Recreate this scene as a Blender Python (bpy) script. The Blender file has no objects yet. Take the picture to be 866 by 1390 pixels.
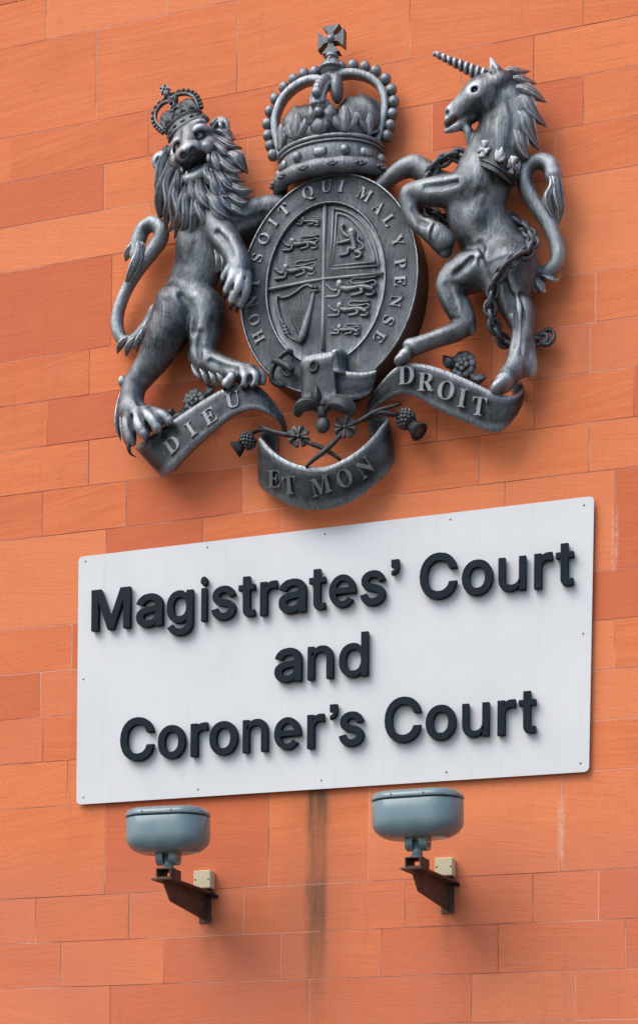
import bpy, math, random
import numpy as np
from mathutils import Matrix, Vector
R_ = random.Random(7)
rng = np.random.default_rng(11)

# ------------------------------------------------------------------ camera
F_PX = 2600.0; DIST = 8.4; PPX = 433.0; PPY = 1640.74; RHO = math.atan(.009)
PSI = math.atan(F_PX / 7520.6)
FWD = np.array([-math.sin(PSI), math.cos(PSI), 0.0])
RGT = np.array([math.cos(PSI), math.sin(PSI), 0.0])
UPV = np.array([0.0, 0.0, 1.0])
ER = np.array([math.cos(RHO), math.sin(RHO)]); EU = np.array([math.sin(RHO), -math.cos(RHO)])
CAM = np.array([0.0, -DIST, 1.6])

def P(u, v, d=0.0):
    """world point at distance d in front of the wall plane, measured off the photograph"""
    q = np.array([u - PPX, v - PPY])
    r = FWD + (q @ ER / F_PX) * RGT + (q @ EU / F_PX) * UPV
    return CAM + r * (DIST - d) / r[1]
PX = 0.0036                                        # metres per photo pixel near the wall

scene = bpy.context.scene
cam_d = bpy.data.cameras.new('camera'); cam = bpy.data.objects.new('camera', cam_d)
scene.collection.objects.link(cam); scene.camera = cam
cam_d.sensor_width = 36; cam_d.lens = 36 * F_PX / 1390
cam_d.shift_x = 0.0; cam_d.shift_y = (PPY - 695) / 1390
cam_d.clip_start = .1; cam_d.clip_end = 500
cx_ = math.cos(RHO) * RGT + math.sin(RHO) * UPV
cy_ = -math.sin(RHO) * RGT + math.cos(RHO) * UPV
m = Matrix(((cx_[0], cy_[0], -FWD[0], CAM[0]), (cx_[1], cy_[1], -FWD[1], CAM[1]),
            (cx_[2], cy_[2], -FWD[2], CAM[2]), (0, 0, 0, 1)))
cam.matrix_world = m

# ------------------------------------------------------------------ light
SUN_EL, SUN_AZ = 52.0, -38.0      # azimuth measured from the wall's outward normal, negative = photo left
world = bpy.data.worlds.new('World'); scene.world = world; world.use_nodes = True
wn = world.node_tree.nodes; wl = world.node_tree.links
sky = wn.new('ShaderNodeTexSky'); sky.sky_type = 'NISHITA'; sky.sun_disc = False
sky.sun_elevation = math.radians(SUN_EL)
tosun = Vector((math.sin(math.radians(SUN_AZ)) * math.cos(math.radians(SUN_EL)),
                -math.cos(math.radians(SUN_AZ)) * math.cos(math.radians(SUN_EL)), math.sin(math.radians(SUN_EL))))
sky.sun_rotation = math.atan2(tosun.x, tosun.y)
sky.air_density = 1.0; sky.dust_density = 2.2; sky.ozone_density = 1.0
bg = wn['Background']; wl.new(sky.outputs[0], bg.inputs[0]); bg.inputs[1].default_value = 0.115
sd = bpy.data.lights.new('sun', 'SUN'); sun = bpy.data.objects.new('sun', sd); scene.collection.objects.link(sun)
sd.energy = 1.4; sd.angle = math.radians(46); sd.color = (1, .965, .92)
sun.rotation_euler = tosun.to_track_quat('Z', 'Y').to_euler(); sun.location = (0, -6, 14)
scene.view_settings.view_transform = 'Standard'; scene.view_settings.look = 'None'
scene.view_settings.exposure = 0.90; scene.view_settings.gamma = 1.0
scene.view_settings.use_curve_mapping = False
scene.render.engine = 'CYCLES'
try:
    scene.cycles.use_denoising = True; scene.cycles.max_bounces = 6
except Exception: pass

# ------------------------------------------------------------------ object helpers
def link(name, verts, faces, mat, parent=None, smooth=True, sharp=None):
    me = bpy.data.meshes.new(name)
    me.from_pydata([tuple(map(float, v)) for v in verts], [], [tuple(int(i) for i in f) for f in faces])
    return link_mesh(name, me, mat, parent, smooth, sharp)

def link_mesh(name, me, mat, parent=None, smooth=True, sharp=None):
    me.validate(); me.update()
    if smooth: me.polygons.foreach_set('use_smooth', [True] * len(me.polygons))
    if mat and not me.materials: me.materials.append(mat)
    o = bpy.data.objects.new(name, me); scene.collection.objects.link(o)
    if sharp is not None and smooth:
        try: me.set_sharp_from_angle(angle=math.radians(sharp))
        except Exception: pass
    if parent is not None: set_parent(o, parent)
    return o

def world_loc(o):
    p = Vector((0, 0, 0))
    while o is not None:
        p = p + o.location; o = o.parent
    return p

def set_parent(o, parent):
    """parent a mesh whose vertices are in world coordinates; parents are never rotated"""
    w = world_loc(parent); o.parent = parent; o.location = -w

def thing(name, label, cat, loc, group=None):
    o = bpy.data.objects.new(name, None); scene.collection.objects.link(o)
    o.location = tuple(float(c) for c in loc); o.empty_display_size = .1
    o['label'] = label; o['category'] = cat
    if group: o['group'] = group
    return o

class MB:
    def __init__(s): s.v = []; s.f = []
    def add(s, vs, fs):
        b = len(s.v); s.v += [tuple(map(float, p)) for p in vs]; s.f += [tuple(int(i) + b for i in f) for f in fs]
    def link(s, name, mat, parent=None, smooth=True, sharp=None):
        return link(name, s.v, s.f, mat, parent, smooth, sharp)

def cr(pts, n):
    """Catmull-Rom through the points, n samples per span"""
    p = np.array(pts, float); q = np.vstack([2 * p[0] - p[1], p, 2 * p[-1] - p[-2]]); out = []
    for i in range(len(p) - 1):
        a, b, c, d = q[i:i + 4]
        for j in range(n):
            t = j / n
            out.append(.5 * (2 * b + (c - a) * t + (2 * a - 5 * b + 4 * c - d) * t * t + (3 * b - a - 3 * c + d) * t ** 3))
    out.append(p[-1]); return np.array(out)

def path3(pts, n=6):
    """[(u,v,d,...)] -> world path array and the extra columns"""
    a = cr(pts, n) if len(pts) > 2 or n > 1 else np.array(pts, float)
    w = np.array([P(r[0], r[1], r[2]) for r in a])
    return w, a[:, 3:]

def frames(path, ref=(0, -1, 0)):
    T = np.gradient(path, axis=0); T /= np.linalg.norm(T, axis=1)[:, None] + 1e-12
    ref = np.array(ref, float); N = ref - (T @ ref)[:, None] * T
    ln = np.linalg.norm(N, axis=1)
    for i in range(len(N)):
        if ln[i] < .15:
            alt = np.array([0, 0, 1.0]); alt = alt - (alt @ T[i]) * T[i]; N[i] = alt if i == 0 else N[i - 1] - (N[i - 1] @ T[i]) * T[i]
    N /= np.linalg.norm(N, axis=1)[:, None] + 1e-12
    return T, N, np.cross(T, N)

def sweep(mb, path, sec, sx, sy, ref=(0, -1, 0), closed=False, cap=True):
    """sec: closed loop (k,2); x along B, y along N"""
    path = np.asarray(path); T, N, B = frames(path, ref); k = len(sec); n = len(path)
    if closed:
        T = np.roll(path, -1, 0) - np.roll(path, 1, 0); T /= np.linalg.norm(T, axis=1)[:, None]
        r = np.array(ref, float); N = r - (T @ r)[:, None] * T; N /= np.linalg.norm(N, axis=1)[:, None] + 1e-9; B = np.cross(T, N)
    sx = np.broadcast_to(sx, n); sy = np.broadcast_to(sy, n); vs = []
    for i in range(n):
        for (x, y) in sec: vs.append(path[i] + B[i] * x * sx[i] + N[i] * y * sy[i])
    fs = []
    for i in range(n if closed else n - 1):
        j = (i + 1) % n
        for a in range(k):
            b = (a + 1) % k; fs.append((i * k + a, i * k + b, j * k + b, j * k + a))
    if cap and not closed:
        fs.append(tuple(range(k - 1, -1, -1))); fs.append(tuple((n - 1) * k + a for a in range(k)))
    mb.add(vs, fs)

CIRC = [(math.cos(t), math.sin(t)) for t in np.linspace(0, 2 * math.pi, 13)[:-1]]
CIRC8 = [(math.cos(t), math.sin(t)) for t in np.linspace(0, 2 * math.pi, 9)[:-1]]

def tube(mb, pts, n=5, flat=1.0, sec=CIRC):
    """pts (u,v,d,r px)"""
    w, e = path3(pts, n); r = np.maximum(e[:, 0], .05) * PX
    sweep(mb, w, sec, r, r * flat)

def wtube(mb, pts, r, n=1, sec=CIRC8, closed=False, ref=(0, -1, 0)):
    w = np.array(pts, float) if n == 1 else cr(pts, n)
    sweep(mb, w, sec, r, r, closed=closed, ref=ref)

def ball(mb, c, r, seg=14, rings=9, sc=(1, 1, 1), ax=None):
    c = np.asarray(c, float); vs = [(0, 0, 1)]
    for i in range(1, rings):
        t = math.pi * i / rings
        for j in range(seg):
            p = 2 * math.pi * j / seg; vs.append((math.sin(t) * math.cos(p), math.sin(t) * math.sin(p), math.cos(t)))
    vs.append((0, 0, -1)); fs = []
    for j in range(seg): fs.append((0, 1 + j, 1 + (j + 1) % seg))
    for i in range(rings - 2):
        for j in range(seg):
            a = 1 + i * seg + j; b = 1 + i * seg + (j + 1) % seg; fs.append((a, a + seg, b + seg, b))
    L = len(vs) - 1; b0 = 1 + (rings - 2) * seg
    for j in range(seg): fs.append((L, b0 + (j + 1) % seg, b0 + j))
    V = np.array(vs) * np.array(sc) * r
    if ax is not None: V = V @ np.array(ax)
    mb.add(V + c, fs)

def box(mb, c, ex, ey, ez, hx, hy, hz, bev=.0):
    """oriented box with chamfered edges: axes ex,ey,ez (unit), half sizes"""
    c = np.asarray(c, float); A = np.array([ex, ey, ez], float); H = np.array([hx, hy, hz])
    b = min(bev, min(hx, hy, hz) * .9)
    if b <= 0:
        vs = [c + (np.array([sx, sy, sz]) * H) @ A for sx in (-1, 1) for sy in (-1, 1) for sz in (-1, 1)]
        mb.add(vs, [(0, 1, 3, 2), (4, 6, 7, 5), (0, 4, 5, 1), (2, 3, 7, 6), (0, 2, 6, 4), (1, 5, 7, 3)]); return
    vs = []; idx = {}
    for sx in (-1, 1):
        for sy in (-1, 1):
            for sz in (-1, 1):
                for k in range(3):
                    h = H - b; h = h.copy(); h[k] = H[k]
                    idx[(sx, sy, sz, k)] = len(vs); vs.append(c + (np.array([sx, sy, sz]) * h) @ A)
    fs = []
    for k in range(3):
        o = [i for i in range(3) if i != k]
        for s in (-1, 1):
            q = []
            for a, bb in ((-1, -1), (1, -1), (1, 1), (-1, 1)):
                t = [0, 0, 0]; t[k] = s; t[o[0]] = a; t[o[1]] = bb; q.append(idx[(*t, k)])
            if (s > 0) != (k != 1): q.reverse()
            fs.append(tuple(q))
    for k in range(3):                              # edges parallel to axis k
        o = [i for i in range(3) if i != k]
        for a in (-1, 1):
            for bb in (-1, 1):
                q = []
                for s, kk in ((-1, o[0]), (1, o[0]), (1, o[1]), (-1, o[1])):
                    t = [0, 0, 0]; t[k] = s; t[o[0]] = a; t[o[1]] = bb; q.append(idx[(*t, kk)])
                fs.append(tuple(q))
    for sx in (-1, 1):
        for sy in (-1, 1):
            for sz in (-1, 1): fs.append(tuple(idx[(sx, sy, sz, k)] for k in range(3)))
    mb.add(vs, fs)

def fix_normals(o):
    import bmesh
    bm = bmesh.new(); bm.from_mesh(o.data); bmesh.ops.recalc_face_normals(bm, faces=bm.faces); bm.to_mesh(o.data); bm.free()
    return o

# ------------------------------------------------------------------ implicit sculpting (smooth unions -> one continuous skin)
class Sculpt:
    def __init__(s, lo, hi, h=.0035):
        s.h = h; s.lo = np.array(lo, float); n = np.ceil((np.array(hi) - s.lo) / h).astype(int) + 1
        s.F = np.full(n, .04, np.float32); s.n = n
    def _box(s, lo, hi):
        a = np.clip(((np.array(lo) - s.lo) / s.h).astype(int), 0, s.n - 1); b = np.clip(((np.array(hi) - s.lo) / s.h).astype(int) + 2, 0, s.n)
        g = [s.lo[i] + s.h * np.arange(a[i], b[i], dtype=np.float32) for i in range(3)]
        return tuple(slice(a[i], b[i]) for i in range(3)), g[0][:, None, None].astype(np.float32), g[1][None, :, None].astype(np.float32), g[2][None, None, :].astype(np.float32)
    def _merge(s, sl, D, k, op):
        A = s.F[sl]
        if op == 'u':
            h = np.maximum(k - np.abs(A - D), 0) / max(k, 1e-6); s.F[sl] = np.minimum(A, D) - h * h * k * .25
        else:
            D = -D; h = np.maximum(k - np.abs(A - D), 0) / max(k, 1e-6); s.F[sl] = np.maximum(A, D) + h * h * k * .25
    def chain(s, pts, k=.02, op='u', n=7, flat=1.0):
        """pts (u,v,d,r px): tapered limb along a smooth path"""
        w, e = path3(pts, n); r = e[:, 0] * PX * 1.04 + (.0026 if op == 'u' else 0); pad = .03 + k
        sl, X, Y, Z = s._box((w - r[:, None]).min(0) - pad, (w + r[:, None]).max(0) + pad)
        D = np.full((X.shape[0], Y.shape[1], Z.shape[2]), .2, np.float32)
        for i in range(len(w) - 1):
            a = w[i]; ab = w[i + 1] - a; L = float(ab @ ab) + 1e-9
            px, py, pz = X - a[0], Y - a[1], Z - a[2]
            t = np.clip((px * ab[0] + py * ab[1] + pz * ab[2]) / L, 0, 1)
            dy = (py - t * ab[1]) / flat
            dd = np.sqrt((px - t * ab[0]) ** 2 + dy ** 2 + (pz - t * ab[2]) ** 2) - (r[i] + (r[i + 1] - r[i]) * t)
            if flat < 1: dd = dd * flat
            D = np.minimum(D, dd)
        s._merge(sl, D, k, op)
    def ell(s, u, v, d, ru, rv, rd, k=.02, op='u', rot=0.0):
        """ellipsoid; ru, rv in px, rd in px depth; rot = tilt in the wall plane (deg, counterclockwise)"""
        c = P(u, v, d); r = np.array([ru, rd, rv]) * PX; m_ = r.max() + .03 + k
        sl, X, Y, Z = s._box(c - m_, c + m_)
        ca, sa = math.cos(math.radians(rot)), math.sin(math.radians(rot))
        x, y, z = X - c[0], Y - c[1], Z - c[2]; xr = x * ca + z * sa; zr = -x * sa + z * ca
        k0 = np.sqrt((xr / r[0]) ** 2 + (y / r[1]) ** 2 + (zr / r[2]) ** 2)
        k1 = np.sqrt((xr / r[0] ** 2) ** 2 + (y / r[1] ** 2) ** 2 + (zr / r[2] ** 2) ** 2) + 1e-6
        s._merge(sl, (k0 * (k0 - 1) / k1).astype(np.float32), k, op)
    def mesh(s, blur=2):
        F = s.F; h = s.h
        for _ in range(blur):
            for ax in range(3):
                G = F.copy(); lo_ = [slice(None)] * 3; hi_ = [slice(None)] * 3; md = [slice(None)] * 3
                lo_[ax] = slice(0, -2); hi_[ax] = slice(2, None); md[ax] = slice(1, -1)
                G[tuple(md)] = .5 * F[tuple(md)] + .25 * (F[tuple(lo_)] + F[tuple(hi_)]); F = G
        ins = F < 0; c = np.zeros(np.array(F.shape) - 1, np.int8)
        for a in (0, 1):
            for b in (0, 1):
                for d in (0, 1): c += ins[a:F.shape[0] - 1 + a, b:F.shape[1] - 1 + b, d:F.shape[2] - 1 + d]
        act = (c > 0) & (c < 8); I = np.argwhere(act); idx = np.full(act.shape, -1, np.int64); idx[act] = np.arange(len(I))
        acc = np.zeros((len(I), 3)); cnt = np.zeros(len(I))
        C8 = [(a, b, d) for a in (0, 1) for b in (0, 1) for d in (0, 1)]
        for p in C8:
            for ax in range(3):
                if p[ax]: continue
                q = list(p); q[ax] = 1
                f0 = F[I[:, 0] + p[0], I[:, 1] + p[1], I[:, 2] + p[2]]; f1 = F[I[:, 0] + q[0], I[:, 1] + q[1], I[:, 2] + q[2]]
                cr_ = (f0 < 0) != (f1 < 0); t = np.where(cr_, f0 / np.where(cr_, f0 - f1, 1), 0)
                pos = np.tile(np.array(p, float), (len(I), 1)); pos[:, ax] += t
                acc += pos * cr_[:, None]; cnt += cr_
        V = s.lo + h * (I + acc / cnt[:, None]); quads = []
        # how far each point stands proud of its surroundings (painted paler there: rubbed patina plus highlights put into the colour)
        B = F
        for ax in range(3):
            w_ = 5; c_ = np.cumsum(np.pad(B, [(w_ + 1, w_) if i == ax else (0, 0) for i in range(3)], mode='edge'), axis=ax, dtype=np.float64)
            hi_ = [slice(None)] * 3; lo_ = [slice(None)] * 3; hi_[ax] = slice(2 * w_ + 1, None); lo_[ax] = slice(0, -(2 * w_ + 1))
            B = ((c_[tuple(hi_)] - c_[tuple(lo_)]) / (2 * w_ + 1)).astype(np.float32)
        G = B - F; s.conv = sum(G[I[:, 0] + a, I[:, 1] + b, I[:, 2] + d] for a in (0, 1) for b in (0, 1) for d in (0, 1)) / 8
        for ax in range(3):
            o = [i for i in range(3) if i != ax]
            sl0 = [slice(1, -1)] * 3; sl0[ax] = slice(0, -1); sl1 = [slice(1, -1)] * 3; sl1[ax] = slice(1, None)
            f0, f1 = ins[tuple(sl0)], ins[tuple(sl1)]; E_ = np.argwhere(f0 != f1)
            if not len(E_): continue
            fl = f0[tuple(E_.T)]; base = E_.copy(); base[:, o[0]] += 1; base[:, o[1]] += 1
            def g(da, db):
                b = base.copy(); b[:, o[0]] -= da; b[:, o[1]] -= db
                return idx[b[:, 0], b[:, 1], b[:, 2]]
            q = np.stack([g(1, 1), g(0, 1), g(0, 0), g(1, 0)], 1)
            flip = fl if ax != 1 else ~fl
            q[~flip] = q[~flip][:, ::-1]; q = q[(q >= 0).all(1)]; quads.append(q)
        return V, np.vstack(quads)
    def link(s, name, mat, parent):
        V, Q = s.mesh(); me = bpy.data.meshes.new(name)
        me.vertices.add(len(V)); me.vertices.foreach_set('co', V.astype(np.float32).ravel())
        me.loops.add(Q.size); me.loops.foreach_set('vertex_index', Q.astype(np.int32).ravel())
        me.polygons.add(len(Q)); me.polygons.foreach_set('loop_start', np.arange(0, Q.size, 4, dtype=np.int32))
        me.polygons.foreach_set('loop_total', np.full(len(Q), 4, np.int32)); me.update(calc_edges=True)
        at = me.attributes.new('proud', 'FLOAT', 'POINT'); at.data.foreach_set('value', s.conv.astype(np.float32))
        return link_mesh(name, me, mat, parent)

# ------------------------------------------------------------------ materials
def new_mat(name):
    mt = bpy.data.materials.new(name); mt.use_nodes = True; nt = mt.node_tree
    return mt, nt, nt.nodes['Principled BSDF']
def nnode(nt, t, **kw):
    n = nt.nodes.new(t)
    for k, v in kw.items(): setattr(n, k, v)
    return n
def mixc(nt, fac, a, b, blend='MIX'):
    n = nt.nodes.new('ShaderNodeMix'); n.data_type = 'RGBA'; n.blend_type = blend
    for s_, v in ((n.inputs[0], fac), (n.inputs[6], a), (n.inputs[7], b)):
        if isinstance(v, (int, float)): s_.default_value = v
        elif isinstance(v, tuple): s_.default_value = (*v, 1) if len(v) == 3 else v
        else: nt.links.new(v, s_)
    return n.outputs[2]
def ramp(nt, src, a, b, va=0.0, vb=1.0):
    n = nt.nodes.new('ShaderNodeMapRange'); n.clamp = True
    n.inputs[1].default_value = a; n.inputs[2].default_value = b; n.inputs[3].default_value = va; n.inputs[4].default_value = vb
    nt.links.new(src, n.inputs[0]); return n.outputs[0]
def noise(nt, scale, detail=4, rough=.55, vec=None, stretch=(1, 1, 1)):
    mp = nt.nodes.new('ShaderNodeMapping'); mp.inputs['Scale'].default_value = stretch
    if vec is None:
        g = nt.nodes.new('ShaderNodeNewGeometry'); vec = g.outputs['Position']
    nt.links.new(vec, mp.inputs[0])
    n = nt.nodes.new('ShaderNodeTexNoise'); n.inputs['Scale'].default_value = scale; n.inputs['Detail'].default_value = detail
    n.inputs['Roughness'].default_value = rough; nt.links.new(mp.outputs[0], n.inputs['Vector']); return n.outputs['Fac']
def math_(nt, op, a, b=None):
    n = nt.nodes.new('ShaderNodeMath'); n.operation = op
    for s_, v in ((n.inputs[0], a), (n.inputs[1], b)):
        if v is None: continue
        if isinstance(v, (int, float)): s_.default_value = v
        else: nt.links.new(v, s_)
    return n.outputs[0]
def bump(nt, bsdf, h, strength, dist):
    n = nt.nodes.new('ShaderNodeBump'); n.inputs['Strength'].default_value = strength; n.inputs['Distance'].default_value = dist
    nt.links.new(h, n.inputs['Height']); nt.links.new(n.outputs[0], bsdf.inputs['Normal'])

def metal_mat(name, dark, light, worn_lit, brown, metallic=.5, rough=.42, wear_lit=.6, proud=None, edge=(.51, .60)):
    """old dark coating on cast metal, paler where the relief stands proud: rubbing, and highlights painted into the colour"""
    mt, nt, b = new_mat(name)
    blot = noise(nt, 6, 6, .62); streak = noise(nt, 55, 5, .65, stretch=(1, 1, .10)); fine = noise(nt, 240, 4, .65); brush = noise(nt, 120, 5, .7, stretch=(1, 1, .18))
    c = mixc(nt, ramp(nt, blot, .38, .66), dark, light)
    c = mixc(nt, ramp(nt, streak, .52, .70, 0, .60), c, brown)
    st2 = noise(nt, 38, 5, .7, stretch=(1, 1, .06))
    c = mixc(nt, ramp(nt, st2, .56, .74, 0, .45), c, tuple(x * .6 + y * .4 for x, y in zip(light, worn_lit)))
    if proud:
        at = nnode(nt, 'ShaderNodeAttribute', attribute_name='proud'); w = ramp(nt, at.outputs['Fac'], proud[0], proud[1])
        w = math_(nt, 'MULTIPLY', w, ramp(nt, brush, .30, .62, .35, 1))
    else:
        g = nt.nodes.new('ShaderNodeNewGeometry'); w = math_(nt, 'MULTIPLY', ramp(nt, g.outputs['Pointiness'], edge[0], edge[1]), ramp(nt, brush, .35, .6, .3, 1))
    c = mixc(nt, math_(nt, 'MULTIPLY', w, wear_lit), c, worn_lit)  # raised parts and edges go paler: rubbing plus painted highlights
    nt.links.new(c, b.inputs['Base Color']); b.inputs['Metallic'].default_value = metallic
    nt.links.new(ramp(nt, blot, .3, .7, rough - .08, rough + .12), b.inputs['Roughness'])
    hh = math_(nt, 'ADD', math_(nt, 'MULTIPLY', fine, .6), math_(nt, 'MULTIPLY', math_(nt, 'ADD', noise(nt, 45, 5, .65, stretch=(1, 1, .45)), noise(nt, 85, 4, .7, stretch=(1, 1, .28))), 1.1))
    bump(nt, b, hh, .6, .0055)
    return mt
WORN_LIT = (.40, .435, .46)
M_ARMS = metal_mat('patinated_lead', (.022, .027, .032), (.082, .094, .103), WORN_LIT, (.062, .050, .036), .70, .37, .85, edge=(.505, .575))
M_BEAST = metal_mat('patinated_lead_rubbed_lit', (.034, .041, .048), (.235, .262, .28), (.54, .57, .59), (.085, .07, .052), .66, .36, .80, proud=(.0009, .0038))  # beasts paler than the other lead: highlights put into the colour, plus rubbing
M_HAIR = metal_mat('patinated_lead_hair', (.036, .043, .050), (.15, .168, .18), (.62, .65, .665), (.10, .085, .06), .68, .38, 1.0, edge=(.502, .545))
M_DARK = metal_mat('patinated_lead_dark', (.022, .025, .028), (.066, .073, .079), WORN_LIT, (.09, .07, .045), .7, .4, .3)
M_RELIEF = metal_mat('patinated_lead_relief', (.095, .105, .112), (.215, .235, .248), (.50, .53, .545), (.13, .115, .085), .65, .40, .8, edge=(.502, .55))
M_PLAIN = metal_mat('patinated_lead_plain', (.036, .042, .048), (.115, .128, .138), WORN_LIT, (.095, .078, .056), .75, .38, .12)
M_RAISE = metal_mat('patinated_lead_raised', (.17, .182, .19), (.32, .335, .345), WORN_LIT, (.16, .14, .10), .4, .4, .6)
M_DULL = metal_mat('patinated_lead_dull', (.085, .088, .085), (.15, .15, .14), WORN_LIT, (.12, .10, .06), .4, .45, .4)
M_EYE = metal_mat('pale_worn_lead', (.42, .42, .38), (.5, .5, .46), (.6, .6, .56), (.3, .28, .22), wear_lit=.2)

def flat_mat(name, col, rough=.5, metallic=0.0, var=.12, bmp=.0, scale=30, spec=.5):
    mt, nt, b = new_mat(name)
    n = noise(nt, scale, 5, .6)
    nt.links.new(mixc(nt, ramp(nt, n, .3, .7), tuple(x * (1 - var) for x in col), tuple(min(1, x * (1 + var)) for x in col)), b.inputs['Base Color'])
    b.inputs['Roughness'].default_value = rough; b.inputs['Metallic'].default_value = metallic
    b.inputs['Specular IOR Level'].default_value = spec
    if bmp: bump(nt, b, noise(nt, scale * 8, 3, .6), bmp, .002)
    return mt
# ------------------------------------------------------------------ ground
M_GROUND = flat_mat('grey_paving', (.11, .105, .10), .85, 0, .3, .3, 6)
g_ = link('ground', [(-150, -150, 0), (150, -150, 0), (150, 150, 0), (-150, 150, 0)], [(0, 1, 2, 3)], M_GROUND, smooth=False)
g_['kind'] = 'structure'

# ------------------------------------------------------------------ wall of sandstone ashlar
def stone_mat():
    mt, nt, b = new_mat('red_sandstone')
    at = nnode(nt, 'ShaderNodeAttribute', attribute_name='block'); sep = nt.nodes.new('ShaderNodeSeparateColor')
    nt.links.new(at.outputs['Color'], sep.inputs[0])
    g = nt.nodes.new('ShaderNodeNewGeometry')
    sx = nt.nodes.new('ShaderNodeSeparateXYZ'); nt.links.new(g.outputs['Position'], sx.inputs[0])
    # each block carries its own bedding: shifted and slightly inclined
    z2 = math_(nt, 'ADD', sx.outputs[2], math_(nt, 'MULTIPLY', sx.outputs[0], ramp(nt, sep.outputs[2], 0, 1, -.16, .16)))
    z2 = math_(nt, 'ADD', z2, math_(nt, 'MULTIPLY', sep.outputs[1], 7.0))
    x2 = math_(nt, 'ADD', sx.outputs[0], math_(nt, 'MULTIPLY', sep.outputs[2], 11.0))
    cv = nt.nodes.new('ShaderNodeCombineXYZ'); nt.links.new(x2, cv.inputs[0]); nt.links.new(z2, cv.inputs[2])
    V = cv.outputs[0]
    bed = noise(nt, 3.2, 7, .62, V, (.45, 1, 7.5)); bed2 = noise(nt, 13, 5, .6, V, (.22, 1, 6))
    blot = noise(nt, 1.6, 5, .6, V, (1, 1, 1.4)); grain = noise(nt, 330, 3, .7); gr2 = noise(nt, 75, 4, .65)
    A, B_ = (.74, .188, .060), (.63, .132, .043)
    c = mixc(nt, sep.outputs[0], B_, A)
    c = mixc(nt, ramp(nt, bed, .38, .70, 0, .62), c, (.79, .232, .084))
    c = mixc(nt, ramp(nt, bed2, .56, .74, 0, .60), c, (.42, .105, .045))
    c = mixc(nt, ramp(nt, blot, .48, .72, 0, .45), c, (.55, .128, .045))
    c = mixc(nt, ramp(nt, sep.outputs[1], .74, .80, 0, .65), c, (.54, .105, .040))        # a few redder stones
    c = mixc(nt, ramp(nt, sep.outputs[2], .72, .80, 0, .50), c, (.79, .245, .10))         # a few paler ones
    pit = noise(nt, 150, 2, .5); c = mixc(nt, ramp(nt, pit, .67, .74, 0, .75), c, (.24, .075, .04))
    bl2 = noise(nt, 4.5, 6, .7, None, (1, 1, .5)); c = mixc(nt, ramp(nt, bl2, .55, .75, 0, .35), c, (.42, .115, .06))
    # paler, pinker weathering of the lower courses (below the board)
    low = math_(nt, 'MULTIPLY', ramp(nt, sx.outputs[2], P(400, 1120)[2], P(400, 1200)[2]), ramp(nt, noise(nt, 2.3, 5, .6), .35, .6, .35, .9))
    c = mixc(nt, math_(nt, 'MULTIPLY', low, .8), c, (.60, .168, .090))
    c = mixc(nt, ramp(nt, grain, .35, .68, 0, .22), c, (.84, .38, .20))
    c = mixc(nt, ramp(nt, gr2, .55, .72, 0, .30), c, (.33, .10, .05))
    # rain stain running down from under the board
    cx = P(430, 1170)[0]; ztop = P(428, 1072)[2]; zbot = P(428, 1300)[2]; zmid = P(428, 1195)[2]
    wob = math_(nt, 'MULTIPLY', math_(nt, 'SUBTRACT', noise(nt, 6, 3, .5), .5), .05)
    dx = math_(nt, 'ABSOLUTE', math_(nt, 'ADD', math_(nt, 'SUBTRACT', sx.outputs[0], cx), wob))
    core = ramp(nt, dx, .030, .078, 1, 0)
    wide = ramp(nt, dx, .05, .22, .30, 0)
    run = noise(nt, 42, 5, .7, stretch=(1, 1, .09))
    vert = math_(nt, 'MULTIPLY', ramp(nt, sx.outputs[2], ztop + .02, ztop - .01), ramp(nt, sx.outputs[2], zbot - .35, zbot + .2))
    band = math_(nt, 'ADD', ramp(nt, sx.outputs[2], zmid + .01, zmid - .02, .62, .85), ramp(nt, sx.outputs[2], ztop - .28, ztop - .05, 0, .3))
    st = math_(nt, 'MULTIPLY', math_(nt, 'MULTIPLY', math_(nt, 'MAXIMUM', core, wide), vert), math_(nt, 'MULTIPLY', band, ramp(nt, run, .32, .62, .62, 1)))
    c = mixc(nt, math_(nt, 'MINIMUM', st, .86), c, (.085, .062, .035))
    # lime bloom down two of the upright joints
    for (u, va, vb) in ((761, 1082, 1185), (834, 690, 778)):
        q = P(u, (va + vb) / 2); ddx = math_(nt, 'ABSOLUTE', math_(nt, 'SUBTRACT', math_(nt, 'ADD', sx.outputs[0], math_(nt, 'MULTIPLY', math_(nt, 'SUBTRACT', noise(nt, 20, 4, .7), .5), .03)), float(q[0])))
        s2 = math_(nt, 'MULTIPLY', ramp(nt, ddx, .003, .020, .5, 0), math_(nt, 'MULTIPLY', ramp(nt, sx.outputs[2], P(u, va)[2] + .02, P(u, va)[2] - .05), ramp(nt, sx.outputs[2], P(u, vb)[2] - .02, P(u, vb)[2] + .1)))
        c = mixc(nt, math_(nt, 'MULTIPLY', s2, ramp(nt, noise(nt, 35, 5, .7), .4, .6, .2, 1)), c, (.85, .58, .46))
    # faint sooty runs over the face of the wall
    soot = noise(nt, 9, 5, .7, stretch=(1, 1, .07)); c = mixc(nt, ramp(nt, soot, .60, .78, 0, .30), c, (.30, .10, .055))
    # rust wash below each bracket
    for (u, v) in ((283, 1248), (607, 1236)):
        q = P(u, v); ddx = math_(nt, 'ABSOLUTE', math_(nt, 'SUBTRACT', sx.outputs[0], float(q[0])))
        s2 = math_(nt, 'MULTIPLY', ramp(nt, ddx, .0, .05, .55, 0), math_(nt, 'MULTIPLY', ramp(nt, sx.outputs[2], q[2] + .03, q[2]), ramp(nt, sx.outputs[2], q[2] - .22, q[2])))
        c = mixc(nt, s2, c, (.20, .075, .035))
    nt.links.new(c, b.inputs['Base Color']); b.inputs['Roughness'].default_value = .82; b.inputs['Specular IOR Level'].default_value = .25
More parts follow.
